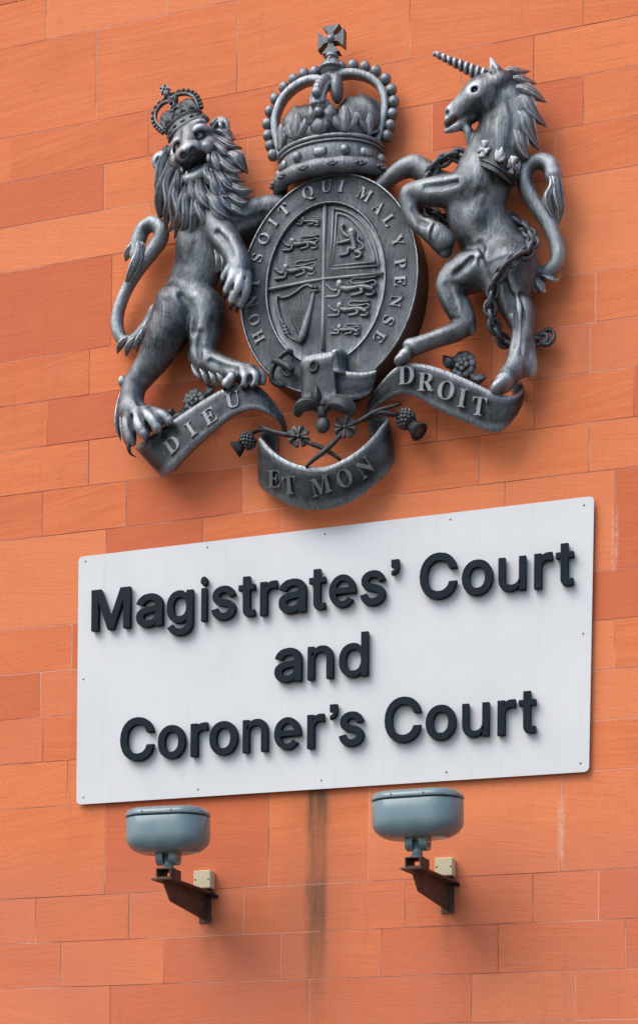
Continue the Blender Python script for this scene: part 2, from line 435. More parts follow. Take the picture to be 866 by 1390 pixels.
    hh = math_(nt, 'ADD', math_(nt, 'MULTIPLY', grain, .6), math_(nt, 'ADD', math_(nt, 'MULTIPLY', bed2, .9), math_(nt, 'MULTIPLY', gr2, .5)))
    hh = math_(nt, 'ADD', hh, math_(nt, 'MULTIPLY', ramp(nt, pit, .66, .74), -1.6))
    bump(nt, b, hh, .6, .0035)
    return mt
M_STONE = stone_mat()
def mortar_mat():
    mt, nt, b = new_mat('mortar')
    n = noise(nt, 1.1, 4, .6); n2 = noise(nt, 40, 4, .6)
    c = mixc(nt, ramp(nt, n, .42, .52), (.30, .12, .075), (.82, .50, .38))
    c = mixc(nt, ramp(nt, n2, .4, .7, 0, .4), c, (.25, .11, .07))
    nt.links.new(c, b.inputs['Base Color']); b.inputs['Roughness'].default_value = .95
    return mt
M_MORTAR = mortar_mat()

def zc(v0): return float(P(0, v0)[2])
COURSE = [68, 188, 249, 310, 371.5, 493, 555, 616, 677, 738, 858, 918, 979.5, 1041, 1101, 1222, 1282]
zs = [zc(v) for v in COURSE]
step = (zs[0] - zs[-1]) / 20.0
z0 = zs[0]; k_ = 0; Z = []
for n_ in (0, 2, 3, 4, 5, 7, 8, 9, 10, 11, 13, 14, 15, 16, 17, 19, 20): Z.append(z0 - n_ * step)
VJ = {  # vertical joints, photo (u) at v in the middle of the course
 0: [(131, 110), (322, 60), (556, 30), (791, 12)], 1: [(202, 176), (370, 140), (626, 95), (724, 76)],
 2: [(142, 250), (336, 210), (586, 175), (792, 135)], 3: [(202, 302), (420, 270), (753, 195)],
 4: [(152, 410), (530, 345)], 5: [(122, 504), (340, 475), (560, 440)], 6: [(65, 575), (290, 545), (667, 490), (800, 462)],
 7: [(121, 630), (430, 595), (593, 570), (725, 548), (860, 530)], 8: [(58, 700), (172, 685), (329, 665), (500, 650), (650, 628), (799, 603)],
 9: [(145, 760), (275, 708), (382, 698), (685, 662), (834, 700)], 10: [(98, 880), (330, 860), (640, 820)],
 11: [(240, 920), (520, 890), (834, 870)], 12: [(59, 1005), (350, 980), (650, 960)], 13: [(92, 1065), (300, 1055), (560, 1035)],
 14: [(143, 1140), (365, 1130), (500, 1120), (761, 1120)], 15: [(49, 1250), (175, 1240), (331, 1228), (550, 1215), (723, 1210), (812, 1205)]}
rows = []
for i in range(len(Z) - 1):
    rows.append((Z[i], Z[i + 1], [float(P(u, v)[0]) for u, v in VJ[i]]))
X0, X1 = -11.0, 6.0; ZB = 0.0
# further courses above and below what the photograph shows
pat = [1, 1, 1, 2, 1, 1, 1, 1, 2, 1, 1, 1, 1, 2]
zt = Z[0]
VT = {0: [(63, 30), (227, 5)]}
for i, p_ in enumerate(pat):
    if zt > 9: break
    rows.append((zt + p_ * step, zt, [float(P(63, 30)[0]), float(P(227, 10)[0])] if i == 0 else [])); zt += p_ * step
zt = Z[-1]
VB = {0: [(83, 1300), (223, 1295), (381, 1290), (518, 1285), (676, 1270), (848, 1262)], 1: [(150, 1360), (420, 1345), (640, 1330), (780, 1320)], 2: [(60, 1400), (300, 1390), (560, 1380), (800, 1370)]}
i = 0
while zt > ZB + .01:
    hgt = step * (2 if i in (2, 7, 12) else 1); hgt = min(hgt, zt - ZB)
    rows.append((zt, zt - hgt, [float(P(u, v)[0]) for u, v in VB.get(i, [])])); zt -= hgt; i += 1
wall = thing('stone_wall', 'orange-red sandstone ashlar wall of smooth coursed blocks behind everything', 'wall', (-2.5, 0, 0))
wm = MB(); cols = []
for (zt_, zb_, xs) in rows:
    xs = sorted(xs); big = (zt_ - zb_) > 1.5 * step
    lo = xs[0] if xs else -3.0 + R_.random(); left = []; x = lo
    while x > X0: x -= R_.uniform(.7, 1.3) * (1.2 if big else 1); left.append(x)
    hi = xs[-1] if xs else lo; right = []; x = hi
    while x < X1: x += R_.uniform(.7, 1.4) * (1.2 if big else 1); right.append(x)
    xs = sorted(left) + (xs if xs else [lo]) + right
    for a, b in zip(xs[:-1], xs[1:]):
        if b < X0 or a > X1: continue
        g1 = .0009; g2 = .0020; y = R_.uniform(-.0007, .0007)
        pts = []
        for (x_, z_, sx_, sz_) in ((a, zb_, 1, 1), (b, zb_, -1, 1), (b, zt_, -1, -1), (a, zt_, 1, -1)):
            pts.append((x_ + sx_ * g1, .004, z_ + sz_ * g1))
        for (x_, z_, sx_, sz_) in ((a, zb_, 1, 1), (b, zb_, -1, 1), (b, zt_, -1, -1), (a, zt_, 1, -1)):
            pts.append((x_ + sx_ * g2, y, z_ + sz_ * g2))
        pts = [(p[0], p[1], max(p[2], ZB)) for p in pts]
        wm.add(pts, [(4, 5, 6, 7), (0, 1, 5, 4), (1, 2, 6, 5), (2, 3, 7, 6), (3, 0, 4, 7)])
        c = (R_.random(), R_.random(), R_.random(), 1)
        cols += [c] * 5
blocks = wm.link('ashlar_blocks', M_STONE, wall, smooth=False)
ca = blocks.data.color_attributes.new('block', 'FLOAT_COLOR', 'CORNER')
ca.data.foreach_set('color', np.repeat(np.array(cols, np.float32), 4, axis=0).ravel())
mm_ = MB(); mm_.add([(X0, .0016, 0), (X1, .0016, 0), (X1, .0016, 9.3), (X0, .0016, 9.3), (X0, .5, 0), (X1, .5, 0), (X1, .5, 9.3), (X0, .5, 9.3)],
                    [(0, 1, 2, 3), (5, 4, 7, 6), (3, 2, 6, 7), (0, 3, 7, 4), (1, 5, 6, 2)])
mm_.link('mortar', M_MORTAR, wall, smooth=False)
# ------------------------------------------------------------------ letter outlines: x, y pairs in thousandths of the type size
GLYPHS = {}
GLYPHS['sans', 'a'] = [[160, -9, 126, -5, 94, 5, 68, 22, 48, 45, 35, 73, 30, 108, 34, 138, 43, 161, 58, 179, 78, 193, 125, 211, 178, 220, 234, 227, 265, 235, 273, 243, 276, 255, 276, 257, 267, 297, 240, 322, 196, 331, 149, 322, 118, 301, 100, 274, 41, 291, 57, 322, 79, 346, 104, 364, 133, 375, 194, 384, 239, 379, 286, 360, 306, 343, 322, 320, 333, 290, 337, 251, 337, 0, 277, 0, 277, 52, 272, 52, 252, 25, 215, 1], [170, 45, 202, 49, 228, 59, 248, 74, 263, 93, 272, 115, 276, 138, 276, 190, 259, 182, 231, 176, 200, 171, 175, 168, 134, 159, 103, 139, 95, 124, 92, 105, 102, 72, 130, 52]]
GLYPHS['sans', 'g'] = [[207, -151, 168, -148, 134, -140, 82, -110, 51, -69, 101, -41, 122, -66, 154, -88, 207, -97, 249, -92, 282, -75, 304, -47, 311, -6, 311, 68, 306, 68, 287, 41, 252, 16, 227, 8, 195, 5, 152, 10, 113, 27, 80, 53, 55, 90, 39, 136, 34, 191, 39, 246, 55, 293, 80, 332, 112, 361, 152, 378, 196, 384, 228, 382, 253, 373, 288, 346, 308, 319, 313, 319, 313, 379, 372, 379, 372, -9, 367, -54, 350, -90, 324, -117, 291, -136, 251, -147], [205, 59, 237, 63, 264, 75, 285, 95, 300, 121, 309, 154, 312, 193, 309, 231, 300, 264, 285, 291, 264, 312, 237, 325, 205, 330, 172, 325, 145, 312, 124, 290, 109, 262, 99, 229, 96, 193, 99, 155, 109, 123, 124, 96, 145, 76, 172, 63]]
GLYPHS['sans', 'i'] = [[53, 0, 53, 379, 114, 379, 114, 0], [84, 443, 67, 446, 54, 455, 44, 468, 41, 483, 44, 499, 54, 512, 67, 521, 84, 524, 100, 521, 114, 512, 123, 499, 126, 483, 123, 468, 114, 455, 100, 446]]
GLYPHS['sans', 's'] = [[182, -8, 145, -5, 112, 3, 84, 18, 62, 38, 45, 63, 36, 94, 94, 107, 105, 79, 124, 60, 150, 49, 181, 45, 217, 50, 244, 62, 262, 81, 268, 103, 265, 121, 254, 136, 237, 147, 212, 155, 149, 170, 104, 186, 72, 208, 53, 237, 47, 274, 51, 305, 65, 332, 87, 354, 115, 370, 149, 381, 187, 384, 223, 381, 254, 372, 279, 358, 299, 339, 324, 290, 268, 277, 258, 298, 243, 316, 219, 328, 187, 333, 156, 329, 131, 317, 114, 299, 109, 277, 112, 258, 124, 243, 172, 223, 229, 209, 275, 194, 306, 171, 325, 142, 331, 107, 326, 75, 312, 47, 290, 24, 260, 6, 223, -5]]
GLYPHS['sans', 'r'] = [[53, 0, 53, 379, 112, 379, 112, 321, 115, 321, 130, 347, 152, 367, 181, 380, 213, 385, 229, 384, 243, 384, 243, 322, 230, 324, 207, 326, 182, 323, 159, 315, 140, 301, 126, 284, 117, 262, 114, 237, 114, 0]]
GLYPHS['sans', 'C'] = [[267, -7, 205, 1, 150, 25, 104, 63, 70, 115, 48, 179, 40, 254, 48, 329, 70, 393, 104, 445, 150, 484, 205, 508, 267, 516, 340, 504, 373, 490, 402, 471, 427, 447, 448, 418, 463, 385, 473, 348, 408, 348, 389, 395, 357, 428, 315, 449, 267, 456, 223, 450, 184, 432, 150, 403, 125, 364, 109, 314, 103, 254, 109, 194, 125, 145, 151, 105, 184, 76, 223, 59, 267, 53, 315, 60, 357, 81, 389, 114, 408, 160, 473, 160, 463, 124, 448, 91, 428, 62, 402, 38, 373, 19, 341, 5, 305, -4]]
GLYPHS['sans', 'o'] = [[207, -8, 159, -2, 117, 16, 82, 46, 56, 85, 40, 133, 34, 187, 40, 243, 56, 291, 82, 330, 117, 360, 159, 378, 207, 384, 256, 378, 299, 360, 333, 330, 359, 291, 376, 243, 381, 187, 376, 133, 359, 85, 333, 46, 299, 16, 256, -2], [207, 46, 242, 51, 270, 66, 292, 89, 307, 117, 316, 151, 319, 187, 316, 224, 307, 258, 292, 287, 270, 310, 242, 325, 207, 330, 173, 325, 145, 310, 124, 287, 108, 258, 99, 224, 96, 187, 99, 151, 108, 117, 124, 89, 145, 66, 173, 51]]
GLYPHS['sans', 'u'] = [[182, -5, 146, -1, 115, 11, 89, 31, 69, 59, 57, 95, 53, 139, 53, 379, 114, 379, 114, 144, 119, 105, 137, 75, 164, 56, 200, 50, 226, 53, 249, 62, 268, 77, 283, 97, 293, 122, 296, 153, 296, 379, 357, 379, 357, 0, 298, 0, 298, 92, 307, 92, 286, 47, 257, 17, 222, 0]]
GLYPHS['sans', 'n'] = [[114, 227, 114, 0, 53, 0, 53, 379, 112, 379, 112, 287, 102, 287, 124, 332, 152, 362, 187, 379, 227, 384, 264, 380, 295, 369, 321, 349, 341, 321, 353, 285, 357, 240, 357, 0, 296, 0, 296, 235, 290, 275, 273, 304, 246, 323, 210, 329, 184, 326, 161, 317, 141, 303, 126, 283, 117, 257]]
GLYPHS['sans', 'd'] = [[195, -8, 151, -2, 111, 16, 79, 45, 55, 84, 39, 133, 34, 189, 39, 245, 55, 293, 79, 332, 112, 361, 151, 378, 196, 384, 228, 381, 253, 373, 287, 346, 306, 319, 311, 319, 311, 509, 372, 509, 372, 0, 313, 0, 313, 59, 307, 59, 287, 31, 252, 4, 227, -5], [205, 47, 236, 51, 263, 65, 284, 86, 299, 115, 309, 150, 312, 189, 309, 229, 300, 263, 284, 291, 263, 312, 237, 325, 205, 330, 172, 325, 145, 311, 124, 290, 108, 261, 99, 227, 96, 189, 99, 151, 109, 117, 124, 88, 145, 66, 172, 51]]
GLYPHS['serif', 'H'] = [[15, 0, 15, 17, 45, 22, 62, 32, 72, 50, 75, 81, 75, 379, 71, 406, 62, 424, 44, 434, 16, 439, 16, 455, 242, 455, 242, 439, 204, 432, 187, 415, 182, 379, 182, 251, 342, 251, 342, 379, 337, 415, 320, 432, 282, 439, 282, 455, 507, 455, 507, 439, 478, 434, 461, 424, 452, 407, 449, 379, 449, 81, 452, 52, 461, 33, 478, 22, 507, 17, 507, 0, 282, 0, 282, 17, 311, 21, 329, 31, 339, 49, 342, 81, 342, 221, 182, 221, 182, 81, 185, 50, 194, 32, 212, 22, 242, 17, 242, 0]]
GLYPHS['serif', 'O'] = [[261, -11, 213, -6, 169, 7, 129, 29, 94, 58, 66, 93, 45, 134, 32, 179, 28, 228, 32, 276, 45, 321, 66, 362, 95, 397, 130, 426, 170, 448, 216, 462, 265, 466, 313, 462, 357, 448, 397, 427, 431, 399, 459, 364, 481, 323, 494, 277, 498, 228, 494, 179, 481, 134, 459, 93, 430, 58, 395, 29, 355, 7, 310, -6], [265, 12, 315, 26, 351, 66, 372, 133, 379, 228, 371, 321, 348, 389, 310, 430, 260, 443, 210, 430, 174, 389, 152, 322, 145, 228, 153, 135, 177, 67, 215, 26]]
GLYPHS['serif', 'N'] = [[403, -11, 107, 350, 107, 79, 110, 49, 119, 31, 136, 21, 167, 17, 167, 0, 18, 0, 18, 17, 54, 23, 71, 41, 76, 79, 76, 388, 36, 433, 18, 439, 18, 455, 156, 455, 391, 169, 391, 377, 386, 414, 369, 431, 331, 439, 331, 455, 480, 455, 480, 439, 450, 434, 433, 425, 425, 407, 422, 377, 422, -11]]
GLYPHS['serif', 'I'] = [[13, 0, 13, 17, 42, 23, 61, 32, 72, 49, 75, 75, 75, 387, 72, 412, 63, 427, 45, 435, 13, 439, 13, 455, 244, 455, 244, 439, 214, 435, 196, 427, 186, 412, 183, 387, 183, 77, 187, 44, 206, 26, 246, 17, 246, 0]]
GLYPHS['serif', 'S'] = [[43, -11, 43, 158, 62, 158, 83, 94, 111, 50, 149, 24, 197, 15, 231, 20, 257, 36, 273, 60, 279, 89, 265, 129, 225, 160, 163, 191, 112, 221, 77, 253, 56, 289, 50, 332, 54, 370, 67, 403, 88, 429, 115, 449, 148, 462, 185, 466, 229, 461, 282, 448, 291, 446, 300, 445, 313, 450, 320, 466, 339, 466, 339, 319, 322, 319, 310, 354, 293, 385, 272, 410, 248, 429, 222, 441, 194, 445, 163, 440, 140, 426, 125, 406, 120, 380, 124, 356, 137, 336, 189, 303, 253, 273, 317, 233, 337, 211, 350, 188, 359, 133, 354, 93, 339, 58, 314, 29, 281, 8, 240, -6, 192, -10, 158, -8, 126, 1, 98, 9, 85, 12, 69, 7, 61, -11]]
GLYPHS['serif', 'T'] = [[92, 0, 92, 17, 123, 21, 142, 31, 152, 50, 156, 81, 156, 433, 149, 433, 102, 426, 65, 403, 41, 367, 29, 318, 11, 318, 11, 455, 410, 455, 410, 317, 394, 317, 375, 382, 333, 420, 269, 433, 263, 433, 263, 81, 267, 49, 276, 30, 296, 21, 328, 17, 328, 0]]
GLYPHS['serif', 'Q'] = [[378, -116, 296, -103, 232, -64, 187, -1, 141, 21, 101, 50, 70, 86, 47, 129, 32, 176, 28, 228, 32, 276, 45, 321, 66, 362, 95, 397, 130, 426, 170, 448, 216, 462, 265, 466, 313, 462, 357, 448, 397, 427, 431, 399, 459, 364, 481, 323, 494, 277, 498, 228, 487, 152, 454, 86, 401, 34, 330, 0, 360, -45, 398, -72, 445, -81, 492, -73, 495, -92, 435, -110], [265, 12, 316, 26, 351, 66, 373, 133, 380, 228, 372, 321, 348, 389, 310, 430, 260, 443, 210, 430, 174, 389, 152, 322, 145, 228, 153, 135, 178, 67, 216, 26]]
GLYPHS['serif', 'U'] = [[248, -13, 168, -2, 114, 29, 83, 81, 73, 155, 73, 379, 70, 406, 61, 424, 43, 434, 15, 439, 15, 455, 240, 455, 240, 439, 202, 432, 185, 415, 181, 379, 181, 140, 186, 88, 203, 51, 232, 29, 275, 22, 340, 37, 379, 83, 392, 159, 392, 378, 389, 406, 379, 423, 360, 433, 328, 439, 328, 455, 474, 455, 474, 439, 448, 432, 433, 421, 425, 404, 422, 378, 422, 181, 412, 92, 380, 32, 325, -2]]
GLYPHS['serif', 'M'] = [[14, 0, 14, 17, 43, 22, 61, 32, 72, 50, 75, 79, 75, 382, 71, 416, 53, 432, 15, 439, 15, 455, 185, 455, 317, 142, 449, 455, 617, 455, 617, 439, 590, 433, 573, 423, 563, 405, 560, 378, 560, 85, 565, 43, 582, 23, 617, 17, 617, 0, 396, 0, 396, 17, 433, 25, 450, 44, 455, 83, 455, 399, 288, 0, 270, 0, 105, 389, 105, 80, 109, 48, 120, 30, 139, 20, 169, 17, 169, 0]]
GLYPHS['serif', 'A'] = [[-9, 0, -9, 18, 9, 21, 24, 30, 49, 75, 206, 466, 224, 465, 384, 87, 411, 34, 425, 22, 443, 18, 443, 0, 229, 0, 229, 18, 270, 25, 283, 46, 273, 81, 253, 132, 103, 132, 79, 71, 76, 59, 75, 48, 87, 26, 124, 18, 128, 18, 128, 0], [113, 161, 242, 161, 177, 319]]
GLYPHS['serif', 'L'] = [[15, 0, 15, 17, 45, 22, 62, 32, 72, 50, 75, 81, 75, 379, 71, 407, 62, 425, 44, 434, 16, 439, 16, 455, 250, 455, 250, 439, 208, 434, 196, 427, 188, 416, 182, 379, 182, 83, 185, 47, 200, 31, 234, 28, 278, 31, 315, 40, 345, 56, 370, 80, 391, 112, 409, 154, 427, 154, 402, 0]]
GLYPHS['serif', 'Y'] = [[101, 0, 101, 17, 131, 22, 148, 32, 157, 50, 161, 81, 161, 179, 46, 387, 29, 414, 14, 429, 1, 435, -13, 438, -13, 455, 207, 455, 207, 438, 195, 438, 167, 432, 156, 416, 164, 392, 248, 226, 333, 366, 349, 408, 336, 430, 298, 438, 295, 438, 295, 455, 439, 455, 439, 438, 409, 424, 383, 392, 268, 203, 268, 81, 271, 50, 280, 32, 298, 22, 328, 17, 328, 0]]
GLYPHS['serif', 'P'] = [[15, 0, 15, 17, 45, 22, 62, 32, 72, 50, 75, 81, 75, 379, 71, 406, 62, 424, 44, 434, 16, 439, 16, 455, 214, 455, 287, 452, 336, 440, 366, 422, 390, 398, 404, 367, 409, 332, 398, 280, 367, 240, 314, 214, 242, 206, 182, 206, 182, 81, 185, 50, 194, 32, 212, 22, 242, 17, 242, 0], [182, 230, 201, 230, 244, 235, 272, 253, 287, 283, 292, 329, 288, 375, 275, 406, 252, 425, 216, 431, 189, 424, 182, 398]]
GLYPHS['serif', 'E'] = [[14, 0, 14, 17, 44, 20, 62, 30, 72, 48, 75, 78, 75, 369, 72, 405, 62, 425, 44, 435, 16, 439, 16, 455, 399, 455, 399, 320, 383, 320, 369, 373, 340, 406, 295, 424, 232, 430, 200, 428, 186, 417, 183, 388, 183, 246, 193, 246, 232, 252, 259, 269, 277, 300, 288, 345, 304, 345, 304, 118, 287, 118, 273, 181, 259, 201, 241, 213, 185, 222, 183, 222, 183, 67, 185, 47, 192, 35, 230, 28, 276, 30, 313, 39, 345, 53, 371, 75, 393, 105, 411, 143, 430, 143, 402, 0]]
GLYPHS['serif', 'D'] = [[20, 0, 20, 17, 47, 21, 63, 30, 71, 46, 74, 75, 74, 374, 71, 407, 61, 426, 43, 435, 15, 439, 15, 455, 222, 455, 296, 449, 357, 429, 405, 396, 440, 351, 461, 295, 468, 228, 453, 128, 408, 57, 333, 14, 228, 0], [222, 24, 262, 30, 295, 47, 319, 75, 343, 139, 351, 229, 343, 318, 319, 382, 279, 420, 223, 433, 202, 431, 190, 423, 182, 385, 182, 72, 190, 34, 202, 27]]
GLYPHS['serif', 'R'] = [[15, 0, 15, 17, 45, 22, 62, 32, 72, 50, 75, 81, 75, 379, 71, 406, 62, 424, 44, 434, 16, 439, 16, 455, 217, 455, 305, 448, 367, 426, 405, 388, 417, 334, 406, 285, 372, 248, 315, 224, 432, 50, 452, 26, 478, 17, 480, 17, 480, 0, 338, 0, 201, 212, 182, 212, 182, 81, 185, 50, 194, 32, 212, 22, 242, 17, 242, 0], [182, 234, 203, 234, 249, 240, 280, 258, 298, 290, 304, 336, 295, 389, 268, 421, 224, 431, 202, 429, 190, 422, 182, 385]]
def glyph_mesh(name, key, depth, bevel=0.0, offset=0.0):
    cu = bpy.data.curves.new(name, 'CURVE'); cu.dimensions = '2D'; cu.fill_mode = 'BOTH'
    for c in GLYPHS[key]:
        pts = [(c[i] / 1000, c[i + 1] / 1000) for i in range(0, len(c), 2)]
        s = cu.splines.new('POLY'); s.points.add(len(pts) - 1); s.use_cyclic_u = True
        for i, (x, y) in enumerate(pts): s.points[i].co = (x, y, 0, 1)
    cu.extrude = depth / 2 - bevel; cu.bevel_depth = bevel; cu.bevel_resolution = 1; cu.offset = offset - bevel
    o = bpy.data.objects.new('tmp', cu); scene.collection.objects.link(o)
    dg = bpy.context.evaluated_depsgraph_get(); me = bpy.data.meshes.new_from_object(o.evaluated_get(dg)); me.name = name
    bpy.data.objects.remove(o); bpy.data.curves.remove(cu); return me

def verts_of(me):
    a = np.empty(len(me.vertices) * 3, np.float32); me.vertices.foreach_get('co', a); return a.reshape(-1, 3).astype(float)
def put_verts(me, a): me.vertices.foreach_set('co', a.astype(np.float32).ravel()); me.update()

# ------------------------------------------------------------------ the white sign board
M_PANEL = None
def panel_mat():
    mt, nt, b = new_mat('white_enamel_panel')
    n = noise(nt, 2.2, 4, .6); sp = noise(nt, 62, 2, .5); st = noise(nt, 30, 4, .6, stretch=(1, 1, .08))
    c = mixc(nt, ramp(nt, n, .3, .7), (.60, .61, .605), (.66, .665, .66))
    c = mixc(nt, ramp(nt, st, .55, .8, 0, .30), c, (.50, .50, .49))
    c = mixc(nt, ramp(nt, sp, .755, .785, 0, .5), c, (.25, .27, .30))
    nt.links.new(c, b.inputs['Base Color']); b.inputs['Roughness'].default_value = .45; b.inputs['Specular IOR Level'].default_value = .4
    bump(nt, b, noise(nt, 3, 2, .5), .06, .01)
    return mt
M_PANEL = panel_mat()
M_LETTER = flat_mat('dark_slate_letter', (.008, .015, .022), .6, 0, .15, .1, 20, .12)
M_SCREW = flat_mat('zinc_screw', (.20, .21, .22), .45, .8)
SD = .024
Cn = [P(107, 756, SD), P(806, 673, SD), P(799, 1047.5, SD), P(104, 1092.5, SD)]
sign = thing('sign_board', 'large white court sign board with dark raised lettering in three lines', 'sign', (Cn[3] + Cn[2]) / 2 * np.array([1, 0, 1]))
ctr = sum(Cn) / 4; rad = .022; loop = []
for i, c in enumerate(Cn):
    a = Cn[i - 1] - c; b = Cn[(i + 1) % 4] - c; a /= np.linalg.norm(a); b /= np.linalg.norm(b)
    for t in np.linspace(0, math.pi / 2, 5):
        o = c + (a + b) * rad; loop.append(o - b * rad * math.cos(t) - a * rad * math.sin(t))
loop = np.array(loop); n_ = len(loop); V = []
for (dy, s) in ((0.0035, 0), (.001, 0), (0, .0012)):
    dirn = (ctr - loop); dirn /= np.linalg.norm(dirn, axis=1)[:, None]; V += list(loop + dirn * s + np.array([0, dy, 0]))
fs = [tuple(range(2 * n_, 3 * n_)), tuple(range(n_ - 1, -1, -1))]
for k in range(2):
    for i in range(n_): j = (i + 1) % n_; fs.append((k * n_ + i, k * n_ + j, (k + 1) * n_ + j, (k + 1) * n_ + i))
fix_normals(link('panel', V, fs, M_PANEL, sign, smooth=False))
# battens that hold the board off the stone
for (ua, va, ub, vb) in ((107 + 30, 762, 104 + 30, 1082), (452, 725, 452, 1062), (806 - 30, 690, 799 - 30, 1042)):
    a = P(ua, va, 0); b = P(ub, vb, 0); mbb = MB(); c = (a + b) / 2; c[1] = -(SD - .0035) / 2
    box(mbb, c, (1, 0, 0), (0, 1, 0), (0, 0, 1), .025, (SD - .0035) / 2 - .0005, abs(a[2] - b[2]) / 2 - .02)
    mbb.link('batten', M_SCREW, sign, smooth=False)
for (u, v) in ((116.6, 762), (281.7, 743), (441, 725), (611, 705), (792, 685.6), (113.7, 922), (791, 860), (113.7, 1082), (269, 1071.6), (436, 1059), (605.5, 1048), (787.5, 1036)):
    c = P(u, v, SD); s_ = MB(); ball(s_, c, .0052, 10, 6, (1, .45, 1)); s_.link('screw', M_SCREW, sign)

def base1(u): return 855.8 + (u - 124) * (791.9 - 855.8) / 655
def base2(u): return 924.6 + (u - 372) * (914.8 - 924.6) / 129
def base3(u): return 1031.8 + (u - 163) * (992.6 - 1031.8) / 564
LD = SD + .032; LT = .026
CAP = float(P(124, 801.8, LD)[2] - P(124, 855.8, LD)[2])
L1 = [('M', 124, 176.5), ('a', 184.5, 220.5), ('g', 226, 261.5), ('i', 272, 281), ('s', 286.5, 319.5), ('t', 323.3, 345.5), ('r', 352.5, 375.5), ('a', 377.7, 415), ('t', 419, 441), ('e', 446, 482.5), ('s', 488.2, 522.5), ('quote', 530.3, 540.5), ('C', 568.8, 619.5), ('o', 626, 668), ('u', 675.5, 712.8), ('r', 724, 748.5), ('t', 753.3, 777.6)]
L2 = [('a', 372, 408.8), ('n', 417, 451.5), ('d', 459.4, 498.8)]
L3 = [('C', 163, 208.5), ('o', 214, 251), ('r', 258.4, 281), ('o', 283.8, 321.8), ('n', 329, 362.8), ('e', 371.5, 407.8), ('r', 416.4, 439), ('quote', 447, 457), ('s', 459.4, 493), ('C', 521.3, 570.8), ('o', 576.9, 617.8), ('u', 626.4, 662.8), ('r', 674.3, 698.5), ('t', 703, 726.3)]
def ell_arc(rx, ry, a0, a1, n=26): return [(202 + rx * math.cos(math.radians(a0 + (a1 - a0) * i / n)), 188 + ry * math.sin(math.radians(a0 + (a1 - a0) * i / n))) for i in range(n + 1)]
def flatten(p): return [c for q in p for c in q]
GLYPHS['sans', 'M'] = [[0, 0, 0, 509, 120, 509, 250, 140, 380, 509, 500, 509, 500, 0, 420, 0, 420, 395, 286, 0, 214, 0, 80, 395, 80, 0]]
GLYPHS['sans', 't'] = [[62, 480, 142, 480, 142, 379, 206, 379, 206, 320, 142, 320, 142, 98, 147, 74, 162, 62, 204, 64, 204, -1, 172, -6, 122, -5, 84, 10, 66, 40, 62, 78, 62, 320, 6, 320, 6, 379, 62, 379]]
GLYPHS['sans', 'e'] = [flatten(ell_arc(172, 196, -9, 322) + ell_arc(96, 130, 318, 193)[0:] + [(104, 158)] + [(370, 158)]), flatten([(296, 222)] + ell_arc(94, 130, 17, 163) + [(106, 222)])]
GLYPHS['sans', 'quote'] = [[0, 500, 0, 418, 42, 418, 40, 396, 28, 376, 2, 362, 2, 326, 30, 334, 55, 350, 72, 376, 80, 410, 80, 500]]
for ln, base in ((L1, base1), (L2, base2), (L3, base3)):
    for (ch, u0, u1) in ln:
        sc = CAP / .509
        me = glyph_mesh('letter', ('sans', ch), LT / sc, .0012 / sc, {'quote': .004, 'M': .005, 't': .005, 'e': .005, 'u': .010, 'n': .0125, 'd': .0125}.get(ch, .0165))
        a = verts_of(me); x0, x1 = a[:, 0].min(), a[:, 0].max()
        A = P(u0, base(u0), LD); B = P(u1, base(u1), LD); zb = (A[2] + B[2]) / 2
        W = np.stack([A[0] + (a[:, 0] - x0) / (x1 - x0) * (B[0] - A[0]), -(LD - LT / 2) - a[:, 2] * sc, zb + a[:, 1] * sc], 1)
        put_verts(me, W); link_mesh('letter', me, M_LETTER, sign, smooth=False)
# ------------------------------------------------------------------ floodlights on brackets
def paint_mat():
    mt, nt, b = new_mat('grey_blue_paint')
    n = noise(nt, 9, 5, .6); st = noise(nt, 40, 4, .6, stretch=(1, 1, .12))
    c = mixc(nt, ramp(nt, n, .3, .7), (.13, .20, .22), (.17, .245, .26))
    c = mixc(nt, ramp(nt, st, .56, .8, 0, .3), c, (.13, .16, .165))
    nt.links.new(c, b.inputs['Base Color']); nt.links.new(ramp(nt, n, .3, .7, .20, .34), b.inputs['Roughness'])
    bump(nt, b, noise(nt, 300, 2, .6), .08, .001); return mt
M_PAINT = paint_mat()
def rust_mat():
    mt, nt, b = new_mat('rusty_brown_steel')
    n = noise(nt, 18, 6, .7); f = noise(nt, 120, 4, .7)
    c = mixc(nt, ramp(nt, n, .4, .65), (.055, .036, .028), (.13, .065, .038))
    c = mixc(nt, ramp(nt, f, .58, .75, 0, .6), c, (.30, .21, .12))
    nt.links.new(c, b.inputs['Base Color']); b.inputs['Roughness'].default_value = .7; b.inputs['Metallic'].default_value = .15
    bump(nt, b, f, .4, .002); return mt
M_RUST = rust_mat()
M_SEAL = flat_mat('black_seal', (.012, .012, .014), .6)
M_BOX = flat_mat('cream_plastic', (.62, .55, .36), .5, 0, .06, .1, 12)
M_HOLE = flat_mat('dark_hole', (.01, .01, .01), .8)
M_GLASS = flat_mat('lamp_glass', (.10, .12, .13), .12, 0, .1)

